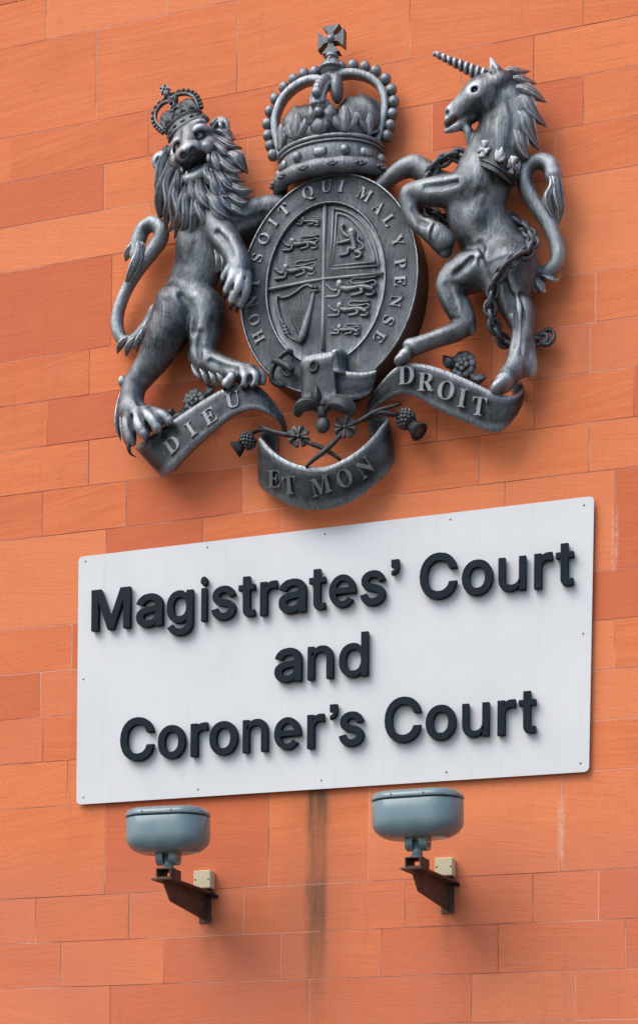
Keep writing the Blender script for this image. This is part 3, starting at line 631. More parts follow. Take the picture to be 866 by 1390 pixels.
def rrect(hw, hd, r, k=7):
    out = []; r = min(r, hw * .999, hd * .999)
    for (sx, sy, a0) in ((1, 1, 0), (-1, 1, 90), (-1, -1, 180), (1, -1, 270)):
        for t in np.linspace(0, 90, k):
            a = math.radians(a0 + t); out.append((sx * (hw - r) + r * math.cos(a), sy * (hd - r) + r * math.sin(a)))
    return out
def stack(mb, org, ex, ey, ez, lays, capb=True, capt=True):
    """lays: (z, hw, hd, r, oy)"""
    n = None; V = []
    for (z, hw, hd, r, oy) in lays:
        L = rrect(hw, hd, r); n = len(L)
        for (x, y) in L: V.append(org + np.array(ex) * x + np.array(ey) * (y + oy) + np.array(ez) * z)
    fs = []
    for i in range(len(lays) - 1):
        for a in range(n):
            b = (a + 1) % n; fs.append((i * n + a, i * n + b, (i + 1) * n + b, (i + 1) * n + a))
    if capb: fs.append(tuple(range(n - 1, -1, -1)))
    if capt: fs.append(tuple((len(lays) - 1) * n + a for a in range(n)))
    mb.add(V, fs)

def plate(mb, pts, nrm, th):
    """polygon (world pts) extruded th along nrm, centred"""
    nrm = np.array(nrm, float); nrm /= np.linalg.norm(nrm); n = len(pts); pts = np.array(pts)
    V = list(pts - nrm * th / 2) + list(pts + nrm * th / 2)
    fs = [tuple(range(n - 1, -1, -1)), tuple(range(n, 2 * n))] + [(i, (i + 1) % n, n + (i + 1) % n, n + i) for i in range(n)]
    mb.add(V, fs)

def floodlight(cu, cv, cd, yaw, tilt, root_uv, front_uv, fd, label, blabel, jl, boxuv, W=.190):
    root = P(*root_uv, 0); front = P(*front_uv, fd)
    t = thing('floodlight', label, 'floodlight', root, 'floodlights under the sign board')
    c = P(cu, cv, cd)
    ca, sa = math.cos(math.radians(yaw)), math.sin(math.radians(yaw))
    ex = np.array([ca, sa, 0]); ey0 = np.array([-sa, ca, 0]); ct, st = math.cos(math.radians(tilt)), math.sin(math.radians(tilt))
    ey = ey0 * ct + np.array([0, 0, 1]) * st; ez = np.cross(ex, ey)
    D_ = .126; H = .158
    lays = []
    for (z_, q) in ((0, .064), (.002, .054), (.007, .041), (.016, .027), (.028, .015), (.041, .006), (.055, .0015), (.070, 0)):   # underside drawn in
        lays.append((z_, W - q * 1.15, D_ - q * .72, .112 - q * .5, 0))
    lays.append((H - .004, W, D_, .112, 0)); lays.append((H, W - .003, D_ - .003, .110, 0))
    b = MB(); stack(b, c - ez * H / 2, ex, ey, ez, lays); hs = b.link('housing', M_PAINT, t); fix_normals(hs); hs.data.set_sharp_from_angle(angle=math.radians(50))
    b = MB(); stack(b, c + ez * (H / 2 + .0002), ex, ey, ez, [(0, W - .005, D_ - .005, .110, 0), (.0052, W - .005, D_ - .005, .110, 0)])
    fix_normals(b.link('seal', M_SEAL, t))
    b = MB(); z_ = H / 2 + .0056
    stack(b, c + ez * z_, ex, ey, ez, [(0, W + .001, D_ + .001, .113, 0), (.003, W + .003, D_ + .003, .114, 0), (.014, W, D_, .112, 0), (.022, W - .006, D_ - .005, .106, 0), (.029, W - .017, D_ - .013, .082, 0), (.034, W - .034, D_ - .026, .07, 0), (.036, W - .055, D_ - .042, .055, 0)])
    lid = fix_normals(b.link('lid', M_PAINT, t)); lid.data.set_sharp_from_angle(angle=math.radians(55))
    b = MB(); stack(b, c + ez * (z_ + .0362), ex, ey, ez, [(0, W - .06, D_ - .05, .05, 0), (.003, W - .06, D_ - .05, .05, 0)])
    fix_normals(b.link('glass', M_GLASS, lid))
    for sx in (-.42, .30):
        b = MB(); ball(b, c + ez * (z_ + .013) + ex * W * sx - ey * (D_ + .001), .0035, 8, 6); b.link('screw', M_HOLE, lid)
    # yoke: two ears, a stem and a bolt
    nk = c - ez * (H / 2); yk = MB()
    for s in (-1, 1):
        pts = []
        for a in np.linspace(0, 180, 9): pts.append(nk + ey * (.046 * math.cos(math.radians(a))) + ez * (-.028 - .026 * math.sin(math.radians(a))) + ex * s * .031)
        pts += [nk + ey * -.046 + ez * .01 + ex * s * .031, nk + ey * .046 + ez * .01 + ex * s * .031]
        plate(yk, pts, ex, .032)
    fix_normals(yk.link('yoke', M_PAINT, t, smooth=False))
    # bracket
    axis = root - front; L = np.linalg.norm(axis); ax = axis / L
    side = np.cross(np.array([0, 0, 1.0]), ax); side /= np.linalg.norm(side); up = np.cross(ax, side)
    if up[2] < 0: up = -up
    if side[0] < 0: side = -side
    br = MB()
    box(br, (root + front) / 2, side, ax, up, .050, L / 2, .0045, .001)
    vw = [front - up * .0046 + ax * .012, front + ax * (L * .20) - np.array([0, 0, .088]), root - np.array([0, 0, .125]) - ax * .008, root - up * .0046 - ax * .008]
    plate(br, vw, side, .009)
    box(br, root - np.array([0, .004, .062]), (1, 0, 0), (0, 1, 0), (0, 0, 1), .03, .004, .075, .001)
    bracket = br.link('bracket', M_RUST, t, smooth=False)
    # short length of square tube on top, open at the front
    tb = MB(); hw, hh, ln, wt = .036, .022, .115, .005
    o_ = front + ax * (ln / 2 + .006) + up * (hh + .0048) + side * .006
    for (dx, dz, wx, wz) in ((0, hh - wt / 2, hw, wt / 2), (0, -hh + wt / 2, hw, wt / 2), (hw - wt / 2, 0, wt / 2, hh - wt), (-hw + wt / 2, 0, wt / 2, hh - wt)):
        box(tb, o_ + side * dx + up * dz, side, ax, up, wx, ln / 2, wz)
    tb.link('square_tube', M_RUST, t, smooth=False)
    top = o_ + up * hh; stem = MB(); e = nk - ez * .012
    wtube(stem, [top - up * .002, top * .5 + e * .5, e], [.026, .022, .024], sec=CIRC); box(stem, top + up * .004, side, ax, up, .026, .026, .004)
    stem.link('stem', M_PAINT, t)
    bo = MB(); q = nk + ez * -.03; wtube(bo, [q - ex * .053, q + ex * .053], .009, sec=CIRC8); bo.link('bolt', M_PAINT, t)
    # junction box fixed on the wall beside the bracket
    (bu0, bv0, bu1, bv1) = boxuv
    a = P(bu0, bv0, .062); b2 = P(bu1, bv1, .062); cc = (a + b2) / 2
    j = thing('junction_box', jl, 'junction box', (cc[0], 0, cc[2] - abs(a[2] - b2[2]) / 2), 'junction boxes beside the floodlight brackets')
    bm_ = MB(); box(bm_, (cc[0], -.0235, cc[2]), (1, 0, 0), (0, 1, 0), (0, 0, 1), abs(b2[0] - a[0]) / 2, .023, abs(a[2] - b2[2]) / 2, .003); bm_.link('box_body', M_BOX, j, smooth=False)
    bm_ = MB(); box(bm_, (cc[0], -.0545, cc[2]), (1, 0, 0), (0, 1, 0), (0, 0, 1), abs(b2[0] - a[0]) / 2, .0075, abs(a[2] - b2[2]) / 2, .003); lidj = bm_.link('box_lid', M_BOX, j, smooth=False)
    for s in (-1, 1):
        bm_ = MB(); ball(bm_, (cc[0] + s * .033, -.0622, cc[2] - .001), .0042, 10, 6, (1, .3, 1)); bm_.link('lid_screw', M_HOLE, lidj)
    gl = MB(); g0 = np.array([cc[0] + .025, -.028, cc[2] - abs(a[2] - b2[2]) / 2]); wtube(gl, [g0 + [0, 0, .001], g0 - [0, 0, .018], g0 + [.012, .012, -.030], g0 + [.03, .027, -.034]], [.012, .012, .009, .009], sec=CIRC)
    gl.link('cable_gland', M_HOLE, j)

floodlight(228.5, 1135, .43, 5, 3, (279.5, 1214), (219.5, 1192.5), .50,
           'grey-blue rounded floodlight on rusty bracket, under the left half of the sign', '', 'small cream junction box right of the left floodlight bracket', (263, 1182, 285.5, 1205))
floodlight(567, 1113.5, .43, 0, 3, (608, 1199), (557.5, 1178), .50,
           'grey-blue rounded floodlight on rusty bracket, right of the dark rain stain', '', 'small cream junction box right of the right floodlight bracket', (590.2, 1164.5, 613.5, 1188), .198)
# ------------------------------------------------------------------ the royal coat of arms
arms = thing('royal_arms', 'dark grey cast metal royal coat of arms with lion, unicorn, crown and motto ribbons', 'coat of arms', P(450, 690, 0))

def lock(mb, pts, w, th=.55, n=7, lean=0.33, taper=1.0, root=.45):
    """one flame-shaped tuft of hair: pts (u,v,d); w widest half width px"""
    p = path3([(*q, 0) for q in pts], n)[0]; N_ = len(p); t = np.linspace(0, 1, N_)
    prof = (root + (1 - root) * np.sin(np.minimum(t / .75, 1) * math.pi / 2)) * np.where(t > .38, np.clip(1 - ((t - .38) / .62) ** 1.7, 0, 1), 1) ** taper
    W = np.maximum(prof * w * PX, .0006)
    xs = np.linspace(-1, 1, 13); sec = []
    for x in xs:
        q = abs(x - lean) / ((1 - lean) if x > lean else (1 + lean)); sec.append((x, max(0, 1 - q) ** 1.25 + .22 * math.sin(math.pi * min(1, q)) ** 2))
    for x in xs[::-1][1:-1]: sec.append((x, -.45 * (1 - x * x)))
    sweep(mb, p, sec, W, W * th * 1.5)

def ribbon(mb, st, n=5, bulge=.0, k=8, tilt=0.0):
    """st: (uT,vT,uB,vB,d,thick) stations; a curved band of metal with real thickness"""
    a = cr(st, n); V = []; m_ = len(a); T = []
    top = np.array([P(r[0], r[1], r[4]) for r in a]); bot = np.array([P(r[2], r[3], max(.004, r[4] - tilt * min(1, r[4] / .12))) for r in a])
    mid = (top + bot) / 2; tg = np.gradient(mid, axis=0); vv = top - bot
    nr = np.cross(tg, vv); nr /= np.linalg.norm(nr, axis=1)[:, None] + 1e-9
    for i in range(m_):
        if i and nr[i] @ nr[i - 1] < 0: nr[i] = -nr[i]
    j0 = m_ // 2
    if nr[j0][1] > 0: nr = -nr
    for i in range(m_):
        ring = []; th = a[i, 5]
        for j in range(k + 1):
            s = j / k; q = top[i] * (1 - s) + bot[i] * s
            e = min(s, 1 - s) * k; off = bulge * math.sin(math.pi * s) + (.0025 if e < .5 else (.0022 if e < 1.5 else 0))
            ring.append(q + nr[i] * off)
        for j in range(k, -1, -1):
            s = j / k; ring.append(top[i] * (1 - s) + bot[i] * s - nr[i] * th)
        V += ring
    R = 2 * (k + 1); fs = []
    for i in range(m_ - 1):
        for q in range(R): fs.append((i * R + q, i * R + (q + 1) % R, (i + 1) * R + (q + 1) % R, (i + 1) * R + q))
    fs.append(tuple(range(R - 1, -1, -1))); fs.append(tuple((m_ - 1) * R + q for q in range(R)))
    mb.add(V, fs)

def clampd(o, dmin=.001):
    """nothing may cut into the stone"""
    me = o.data; a = verts_of(me); y0 = o.location.y; par = o.parent
    w = world_loc(o)
    Y = a[:, 1] + w[1]; a[:, 1] = np.minimum(Y, -dmin) - w[1]; put_verts(me, a); return o

def serif(ch, u, v, d, cap_px, rot, parent, depth=.007, mat=None, sx=1.0, yaw=0.0, pitch=0.0):
    sc = cap_px * PX / .46; me = glyph_mesh('letter', ('serif', ch), depth / sc, .001 / sc, 0.0); a = verts_of(me)
    x = (a[:, 0] - (a[:, 0].min() + a[:, 0].max()) / 2) * sc * sx; z = (a[:, 1] - .2275) * sc; y = -a[:, 2] * sc
    c, s = math.cos(math.radians(rot)), math.sin(math.radians(rot)); X = x * c - z * s; Z = x * s + z * c
    cy, sy = math.cos(math.radians(yaw)), math.sin(math.radians(yaw)); X, Y = X * cy + y * sy, -X * sy + y * cy
    Y = Y - Z * pitch
    put_verts(me, np.stack([X, Y, Z], 1) + P(u, v, d)); return link_mesh('letter', me, mat or M_RAISE, parent, smooth=False)

# ---- shield with the belt round it ---------------------------------------------
def fit_ellipse(pts, d):
    Q = np.array([P(u, v, d)[[0, 2]] for u, v in pts]); o = Q.mean(0); x, z = (Q - o).T * 2
    A = np.stack([x * x, x * z, z * z, x, z], 1); c = np.linalg.lstsq(A, np.ones(len(x)), rcond=None)[0]
    Mq = np.array([[c[0], c[1] / 2], [c[1] / 2, c[2]]]); ctr = -.5 * np.linalg.solve(Mq, c[3:5])
    kk = 1 + ctr @ Mq @ ctr; w, E = np.linalg.eigh(Mq / kk)
    S = E @ np.diag(1 / np.sqrt(w)) @ E.T / 2               # symmetric root: circle -> ellipse
    return ctr / 2 + o, S
OUT = [(324.5, 411), (334, 360), (355, 308), (397, 256), (450, 238), (481, 236), (517, 249), (549, 291), (565, 353), (567, 385), (556, 440), (535, 475), (504, 502), (342, 476), (368, 511), (327, 440)]
INN = [(362, 385), (439, 274), (523, 372), (468, 479), (384, 469), (478, 284), (509, 326), (515, 420), (366, 420), (377, 340), (405, 292), (500, 450)]
DS = .150
oc, oS = fit_ellipse(OUT, DS); ic, iS = fit_ellipse(INN, DS)
def epoint(q, th, d):
    """q=0 rim of the field, q=1 outer rim; q<0 inside the field"""
    e = np.array([math.cos(th), math.sin(th)])
    if q < 0: p = ic + iS @ e * (1 + q)
    else: p = (ic + iS @ e) * (1 - q) + (oc + oS @ e) * q
    if q > 1: p = oc + oS @ e * q
    return np.array([p[0], -d, p[1]])
def eloft(prof, nt=96, cap=False):
    mb = MB(); V = []; th = np.linspace(0, 2 * math.pi, nt + 1)[:-1]
    for (q, d) in prof: V += [epoint(q, t, d) for t in th]
    fs = [(i * nt + a, i * nt + (a + 1) % nt, (i + 1) * nt + (a + 1) % nt, (i + 1) * nt + a) for i in range(len(prof) - 1) for a in range(nt)]
    if cap: fs.append(tuple(range(nt - 1, -1, -1)))
    mb.add(V, fs); return mb
FD = .128
shield = fix_normals(eloft([(-.999, FD + .012), (-.7, FD + .010), (-.4, FD + .006), (-.1, FD), (-.004, FD), (-.004, .003)], cap=True).link('shield', M_ARMS, arms))
belt = fix_normals(eloft([(.001, .03), (.001, DS), (.012, DS + .005), (.045, DS + .006), (.065, DS + .001), (.085, DS - .001), (.30, DS + .0015), (.60, DS + .002), (.90, DS - .001), (.925, DS + .001), (.95, DS + .007), (.985, DS + .006), (1.0, DS - .001), (1.006, DS - .012), (1.008, .08), (1.008, .002)], 128).link('garter', M_ARMS, arms))
belt.data.set_sharp_from_angle(angle=math.radians(60)); shield.data.set_sharp_from_angle(angle=math.radians(60))
for (ch, u, v) in (('H', 351.4, 457), ('O', 345.6, 434), ('N', 342.3, 409), ('I', 345, 385), ('S', 349.2, 350), ('O', 358.5, 324), ('I', 371, 302), ('T', 386, 285), ('Q', 418, 261.5), ('U', 443, 253), ('I', 463.6, 252.8), ('M', 495, 264), ('A', 514, 282), ('L', 528, 299), ('Y', 539.5, 327), ('P', 543.4, 358), ('E', 542.8, 381), ('N', 537, 409), ('S', 527, 435), ('E', 515, 457)):
    p = P(u, v, DS + .003); rel = np.linalg.inv((oS + iS) / 2) @ (np.array([p[0], p[2]]) - (oc + ic) / 2); ang = math.atan2(rel[1], rel[0])
    tn = (oS + iS) @ np.array([math.sin(ang), -math.cos(ang)])
    serif(ch, u, v, DS + .0045, 14.5, math.degrees(math.atan2(tn[1], tn[0])), belt, .008)
# the quarters
def fdep(u, v): return FD + .007
def ftube(mb, pts, r, n=4, dd=0.0, flat=1.0):
    tube(mb, [(u, v, FD + .008 + dd, r_ if isinstance(r_, (int, float)) else r) for (u, v, r_) in [(p[0], p[1], p[2] if len(p) > 2 else r) for p in pts]], n, flat)
mb = MB()
for off in (-1.2, 1.2):
    ftube(mb, [(441 + off, 276), (440 + off, 330), (439.5 + off, 380), (438 + off, 476)], 1.2, 3, .001)
ftube(mb, [(440.5, 276), (439.5, 380), (438, 474)], 1.6, 2, .003); ftube(mb, [(362, 393.5), (400, 386), (439, 379), (522, 371)], 2.0, 2, .003)
mb.link('quarter_divider', M_RAISE, shield)
def lion_passant(H, R):
    tH, tR = complex(265, 130), complex(680, 210); h_, r_ = complex(*H), complex(*R); s = (r_ - h_) / (tR - tH); k = abs(s)
    def f(x, y, r): q = h_ + (complex(x, y) - tH) * s; return (q.real, q.imag, r * k)
    mb = MB()
    def T(*pts, dd=0): ftube(mb, [(lambda q: (q[0], q[1], q[2] * 1.3 + .12))(f(*p)) for p in pts], 1, 3, dd)
    T((285, 175, 20), (340, 198, 25), (420, 185, 19), (520, 165, 18), (600, 178, 22), (665, 205, 22), dd=.002)
    T((245, 205, 17), (215, 215, 15), (170, 200, 12), (125, 155, 13), (100, 140, 8), dd=.001)
    T((275, 210, 19), (262, 245, 16), (240, 280, 14), (120, 290, 14), (100, 300, 8))
    T((520, 185, 18), (535, 225, 15), (500, 248, 13), (400, 272, 13)); T((670, 215, 20), (672, 245, 17), (640, 262, 14), (580, 262, 12))
    T((640, 160, 8), (690, 135, 8), (672, 92, 8), (560, 118, 8), (440, 132, 8), (400, 100, 8), (450, 66, 8), (580, 62, 8), (705, 45, 9), dd=.001)
    hx, hy, hr = f(265, 130, 34); c = P(hx, hy, FD + .012); ball(mb, c, hr * PX, 10, 7, (1, .7, 1.1))
    for i in range(9):
        a = i * 2 * math.pi / 9; ball(mb, c + np.array([math.cos(a) * hr * .85 * PX, .001, math.sin(a) * hr * 1.05 * PX]), hr * .38 * PX, 7, 5)
    for (x, y) in ((252, 120), (278, 120), (265, 142)):
        ex_, ey_, er_ = f(x, y, 9); ball(mb, P(ex_, ey_, FD + .021), er_ * PX, 6, 5)
    return mb
def q8(x, y, oy=370): return (430 + x / 8.66, oy + y / 8.66)
def q9(x, y): return (360 + x / 9.62, 260 + y / 9.62)
for H, R in ((q8(265, 130), q8(680, 210)), (q8(265, 385), q8(600, 465)), (q8(262, 635), q8(490, 700)), (q9(490, 350), q9(700, 415)), (q9(352, 640), q9(680, 700)), (q9(265, 985), q9(650, 1035))):
    lion_passant(H, R).link('lion_relief', M_RELIEF, shield)
mb = MB(); g = lambda x, y, r: (430 + x / 8.66, 270 + y / 8.66, r / 8.66)
for pts in ([(415, 420, 34), (425, 480, 26), (440, 560, 22), (445, 605, 22)], [(390, 450, 18), (330, 420, 15), (295, 365, 14), (295, 315, 16), (330, 300, 8)], [(400, 485, 18), (340, 500, 15), (250, 515, 11), (240, 455, 6)],
            [(440, 595, 18), (375, 580, 16), (362, 640, 13), (270, 665, 12)], [(450, 620, 20), (515, 640, 16), (500, 680, 13), (450, 690, 10)],
            [(455, 600, 8), (520, 592, 8), (548, 560, 8), (520, 520, 8), (478, 480, 8), (500, 430, 8), (540, 490, 6)]):
    ftube(mb, [(lambda q: (q[0], q[1], q[2] * 1.3))(g(*p)) for p in pts], 1, 4, .003)
hx, hy, _ = g(410, 385, 0); ball(mb, P(hx, hy, FD + .013), 4.4 * PX, 10, 7, (1, .8, .9))
for i in range(8): a = i * math.pi / 4; ball(mb, P(hx + math.cos(a) * 3.8, hy + math.sin(a) * 4, FD + .011), 1.7 * PX, 6, 5)
for (x, y) in ((245, 515), (295, 315), (270, 665), (450, 690)):
    for da in (-1, 0, 1): u_, v_, _ = g(x - 12, y + da * 16, 0); ball(mb, P(u_, v_, FD + .009), .9 * PX, 5, 4)
mb.link('rampant_lion_relief', M_RELIEF, shield)
mb = MB()
for pts in ([(195, 110), (175, 480), (150, 830), (440, 808), (725, 785)], [(195, 110), (330, 140), (470, 220), (600, 370), (680, 560), (725, 785)], [(232, 168), (215, 480), (190, 790), (440, 765), (685, 742)], [(232, 168), (340, 195), (450, 280), (560, 420), (640, 580), (685, 742)]):
    a = [g(x, y, 0)[:2] for x, y in pts]; k_ = 1 if 0 else 4
    if len(pts) == 5: ftube(mb, a[:3], 1.15, 1); ftube(mb, a[2:], 1.15, 1)
    else: ftube(mb, a, 1.15, 5)
mb.link('double_frame', M_RAISE, shield)
mb = MB(); g = lambda x, y, r=10: (360 + x / 9.62, 370 + y / 9.62, r / 9.62)
harp = MB()
ftube(harp, [g(205, 330, 14), (*g(300, 312)[:2], 1.5), (*g(400, 255)[:2], 1.6), (*g(480, 192)[:2], 1.7), (*g(560, 165)[:2], 1.8), (*g(625, 200)[:2], 2.4)], 1, 5, .003)
ftube(harp, [g(215, 335, 12), g(180, 300, 16), g(150, 330, 18), (*g(152, 430)[:2], 2.1), (*g(190, 580)[:2], 2.1), (*g(240, 690)[:2], 1.8)], 1, 5, .003)
ftube(harp, [g(245, 690, 16), g(300, 815, 12), g(360, 865, 12), g(425, 890, 12)], 1, 4, .003)
for (x, y) in ((250, 705), (265, 750), (285, 790)): ftube(harp, [g(x - 32, y + 12, 16), g(x + 34, y - 8, 16)], 1, 1, .004)
ftube(harp, [g(635, 240, 24), g(600, 420, 30), g(545, 620, 42), g(485, 830, 52), g(440, 925, 30)], 1, 4, .003, .7)
ftube(harp, [g(590, 245, 16), g(700, 235, 16)], 1, 1, .007); ftube(harp, [g(650, 210, 22), g(668, 170, 16)], 1, 1, .007)
for (a, b) in (((240, 365), (430, 815)), ((278, 350), (445, 745)), ((315, 340), (458, 690)), ((350, 320), (470, 640)), ((385, 300), (485, 600)), ((425, 285), (500, 545)), ((472, 255), (520, 500)), ((512, 230), (545, 420))):
    ftube(harp, [g(*a, 4.5), g(*b, 4.5)], 1, 1, -.001)
harp.link('harp_relief', M_RELIEF, shield)

# ---- belt end: buckle, strap and pendant ----------------------------------------
mb = MB()
wtube(mb, [P(*p) for p in ((397, 480, .165), (391, 477, .18), (381, 484, .19), (374, 494, .19), (369, 506, .185), (370, 517, .18), (379, 523, .17), (386, 523, .16))], .0125, 5, CIRC)
mb.link('buckle', M_ARMS, belt)
mb = MB(); wtube(mb, [P(*p) for p in ((372, 489, .195), (382, 493, .205), (391, 498, .205), (396, 503, .20))], [.016] * 13 + [.014] * 3, 5, CIRC)
wtube(mb, [P(391 + 7 * math.cos(a), 502 + 8 * math.sin(a), .185) for a in np.linspace(-1.2, 3.6, 9)], .009, 3, CIRC8)
mb.link('buckle_prong', M_ARMS, belt)
mb = MB()
ribbon(mb, [(452, 477, 457, 541, .214, .006), (448, 478, 453, 544, .220, .006), (436, 480, 441, 548, .224, .006), (420, 483, 420, 549, .222, .006), (412, 486, 413, 545, .212, .006), (408, 493, 410, 540, .19, .006), (408.5, 500, 410, 530, .165, .006)], 4)
strap = fix_normals(mb.link('belt_strap', M_ARMS, arms))
mb = MB(); ribbon(mb, [(450, 477, 453, 505, .216, .005), (455, 474, 459, 506, .214, .005), (461, 473.5, 465, 507, .20, .005), (468, 477, 471, 508, .178, .005), (473, 484, 474, 508, .156, .005)], 4)
fix_normals(mb.link('belt_loop', M_ARMS, arms))
mb = MB()
ribbon(mb, [(511, 502, 506, 529, .160, .006), (504, 504.5, 500, 536, .168, .006), (492, 506, 488, 541, .178, .006), (475, 505, 472, 543, .184, .006), (455, 502, 456, 542, .186, .006), (444, 500, 446, 541, .184, .006)], 4, .004, tilt=.018)
fix_normals(mb.link('belt_lower_fold', M_ARMS, arms))
mb = MB(); c = P(425.6, 497.5, .226)
wtube(mb, [c + np.array([math.cos(a) * .019, 0, math.sin(a) * .023]) for a in np.linspace(0, 2 * math.pi, 17)[:-1]], .0075, 1, CIRC8, closed=True)
mb.link('eyelet', M_ARMS, strap)
mb = MB(); ball(mb, c + np.array([0, .002, 0]), .013, 12, 6, (1, .2, 1.2)); mb.link('eyelet_shade_disc', M_HOLE, strap)  # dark disc stands in for the shade inside the eyelet
mb = MB()
lock(mb, [(431, 556, .20), (429, 545, .225), (428.5, 533, .235), (429.5, 522, .23)], 9, .6, 6, root=.25)
lock(mb, [(433, 556, .2), (425, 549, .225), (413, 549, .235), (405, 556, .22), (405, 567, .205)], 11, .5, 6, root=.4, taper=.5)
lock(mb, [(441, 556, .2), (450, 547, .225), (462, 547, .235), (474, 555, .22), (477, 566, .205)], 12, .5, 6, root=.4, taper=.5)
ball(mb, P(438.5, 577, .19), 9 * PX, 16, 10, (1, .9, 1.15)); tube(mb, [(436, 552, .2, 7), (438, 566, .19, 6)], 3)
fix_normals(mb.link('strap_end_fleur', M_DARK, arms))

# ---- motto ribbons ----------------------------------------------------------------
mb = MB()
ribbon(mb, [(184, 607.5, 222, 648, .09, .04), (193, 601, 231, 640, .135, .04), (205, 592, 242, 627.5, .15, .035), (227, 577, 262, 607, .16, .03), (260, 554, 291, 582, .165, .025), (296, 532, 316, 563, .165, .02), (326, 521, 336, 556, .162, .014), (345, 522, 351, 556, .155, .012), (358, 530, 363, 560, .14, .010), (371, 545, 371, 566, .12, .008), (382, 560, 377.5, 572, .10, .008), (388, 574, 382, 581, .07, .008), (389.5, 585, 384, 590, .03, .008)], 5, .006)
sl = clampd(fix_normals(mb.link('motto_ribbon', M_ARMS, arms)))
for (ch, u, v, r) in (('D', 234.3, 604, 36), ('I', 259.5, 583, 33), ('E', 285, 565.5, 28), ('U', 316.5, 543, 12)): serif(ch, u, v, .170 if ch != 'D' else .160, 20, r, sl, .014, M_RAISE)
mb = MB()
ribbon(mb, [(378, 588, 377, 610, .02, .008), (366, 584, 366, 618, .05, .008), (357, 586, 356, 640, .08, .010), (352.5, 592, 351.5, 655, .11, .014), (357, 599, 357, 664, .135, .018), (368, 611, 368, 672, .15, .02), (382, 621, 382, 680, .162, .02), (400, 629.5, 400, 688, .168, .02), (422, 634, 424, 692, .172, .02), (444, 633, 448, 691, .172, .02), (464, 625, 470, 684, .168, .02), (482, 614, 489, 674, .162, .02), (500, 599, 508, 659, .15, .018), (514, 583, 524, 645, .135, .014), (522.5, 573, 532, 634, .11, .010), (527, 567, 534, 620, .075, .008), (516, 566, 520, 600, .04, .008), (500, 570, 503, 590, .015, .008)], 4, .008, tilt=.065)
sm = clampd(fix_normals(mb.link('motto_ribbon', M_ARMS, arms)))
for (ch, u, v, d, r) in (('E', 372.5, 651, .132, -14), ('T', 393, 659.5, .146, -7), ('M', 436, 660, .152, 3), ('O', 468, 650, .148, 14), ('N', 495.5, 635, .138, 26)): serif(ch, u, v, d, 20, r + 8, sm, .016, M_DULL, pitch=.30)
mb = MB()
ribbon(mb, [(500, 556, 499, 572, .03, .008), (498, 552, 497, 566, .07, .008), (506, 535, 503, 560, .11, .008), (520, 516, 516, 548, .135, .010), (536, 500, 534, 538, .152, .012), (552, 493.5, 551, 535, .16, .016), (572, 494, 570, 542, .165, .02), (596, 500, 592, 555, .167, .02), (622, 510, 618, 567, .167, .02), (646, 521, 642, 577, .165, .025), (668, 532, 662, 585, .16, .03), (686, 537, 680, 585, .15, .025), (698, 537, 691, 576, .135, .016), (707, 531, 703, 560, .105, .008), (710, 524, 709, 545, .07, .008), (704, 517, 704, 536, .035, .008), (692, 513, 693, 530, .012, .008)], 4, .006, tilt=.03)
sr = clampd(fix_normals(mb.link('motto_ribbon', M_ARMS, arms)))
for (ch, u, v, r) in (('D', 551.5, 510, -3), ('R', 578.5, 519, -8), ('O', 605.6, 530.5, -12), ('I', 627.5, 541, -13), ('T', 650, 552, -12)): serif(ch, u, v, .166, 21, r, sr, .014, M_RAISE, pitch=.15)

# ---- plants --------------------------------------------------------------------------
def rose(u, v, d, R, name='rose'):
    mb = MB(); c = P(u, v, d); r = R * PX
    ball(mb, c + [0, .008, 0], r * .85, 16, 8, (1, .35, 1))
    for i in range(5):
        a = math.pi / 2 + i * 2 * math.pi / 5
        for s in (-.28, .28):
            ball(mb, c + np.array([math.cos(a + s) * r * .72, -.001, math.sin(a + s) * r * .72]), r * .36, 10, 7, (1, .5, 1))
        a += math.pi / 5; ball(mb, c + np.array([math.cos(a) * r * .86, .006, math.sin(a) * r * .86]), r * .2, 7, 5, (1, .5, 1))
    for i in range(5):
        a = math.pi / 2 + (i + .5) * 2 * math.pi / 5; ball(mb, c + np.array([math.cos(a) * r * .34, -.016, math.sin(a) * r * .34]), r * .25, 9, 6, (1, .5, 1))
    ball(mb, c + [0, -.022, 0], r * .2, 10, 7, (1, .7, 1)); wtube(mb, [c, c * np.array([1, 0, 1])], .02); return clampd(mb.link(name, M_DARK, arms))
def leaf(mb, pts, w): lock(mb, pts, w, .35, 6, root=.2)
for (u, v, R, lv) in ((263.5, 544, 14.5, (((275, 540, .10), (284, 531, .11), (293, 525, .11)), ((252, 556, .10), (243, 566, .12), (228, 572, .12)), ((240, 563, .1), (231, 560, .11), (229, 553, .10)))), (628, 495.5, 16.5, (((618, 500, .10), (609, 492, .12), (601, 482, .11)), ((638, 508, .10), (648, 514, .12), (661, 511, .12))))):
    o = rose(u, v, .10, R); mb = MB()
    for l in lv: leaf(mb, l, 8.5)
    w0 = P(u, v, .06); wtube(mb, [P(*lv[0][0]), w0, P(*lv[-1][0])], .008); mb.link('rose_leaves', M_DARK, o)
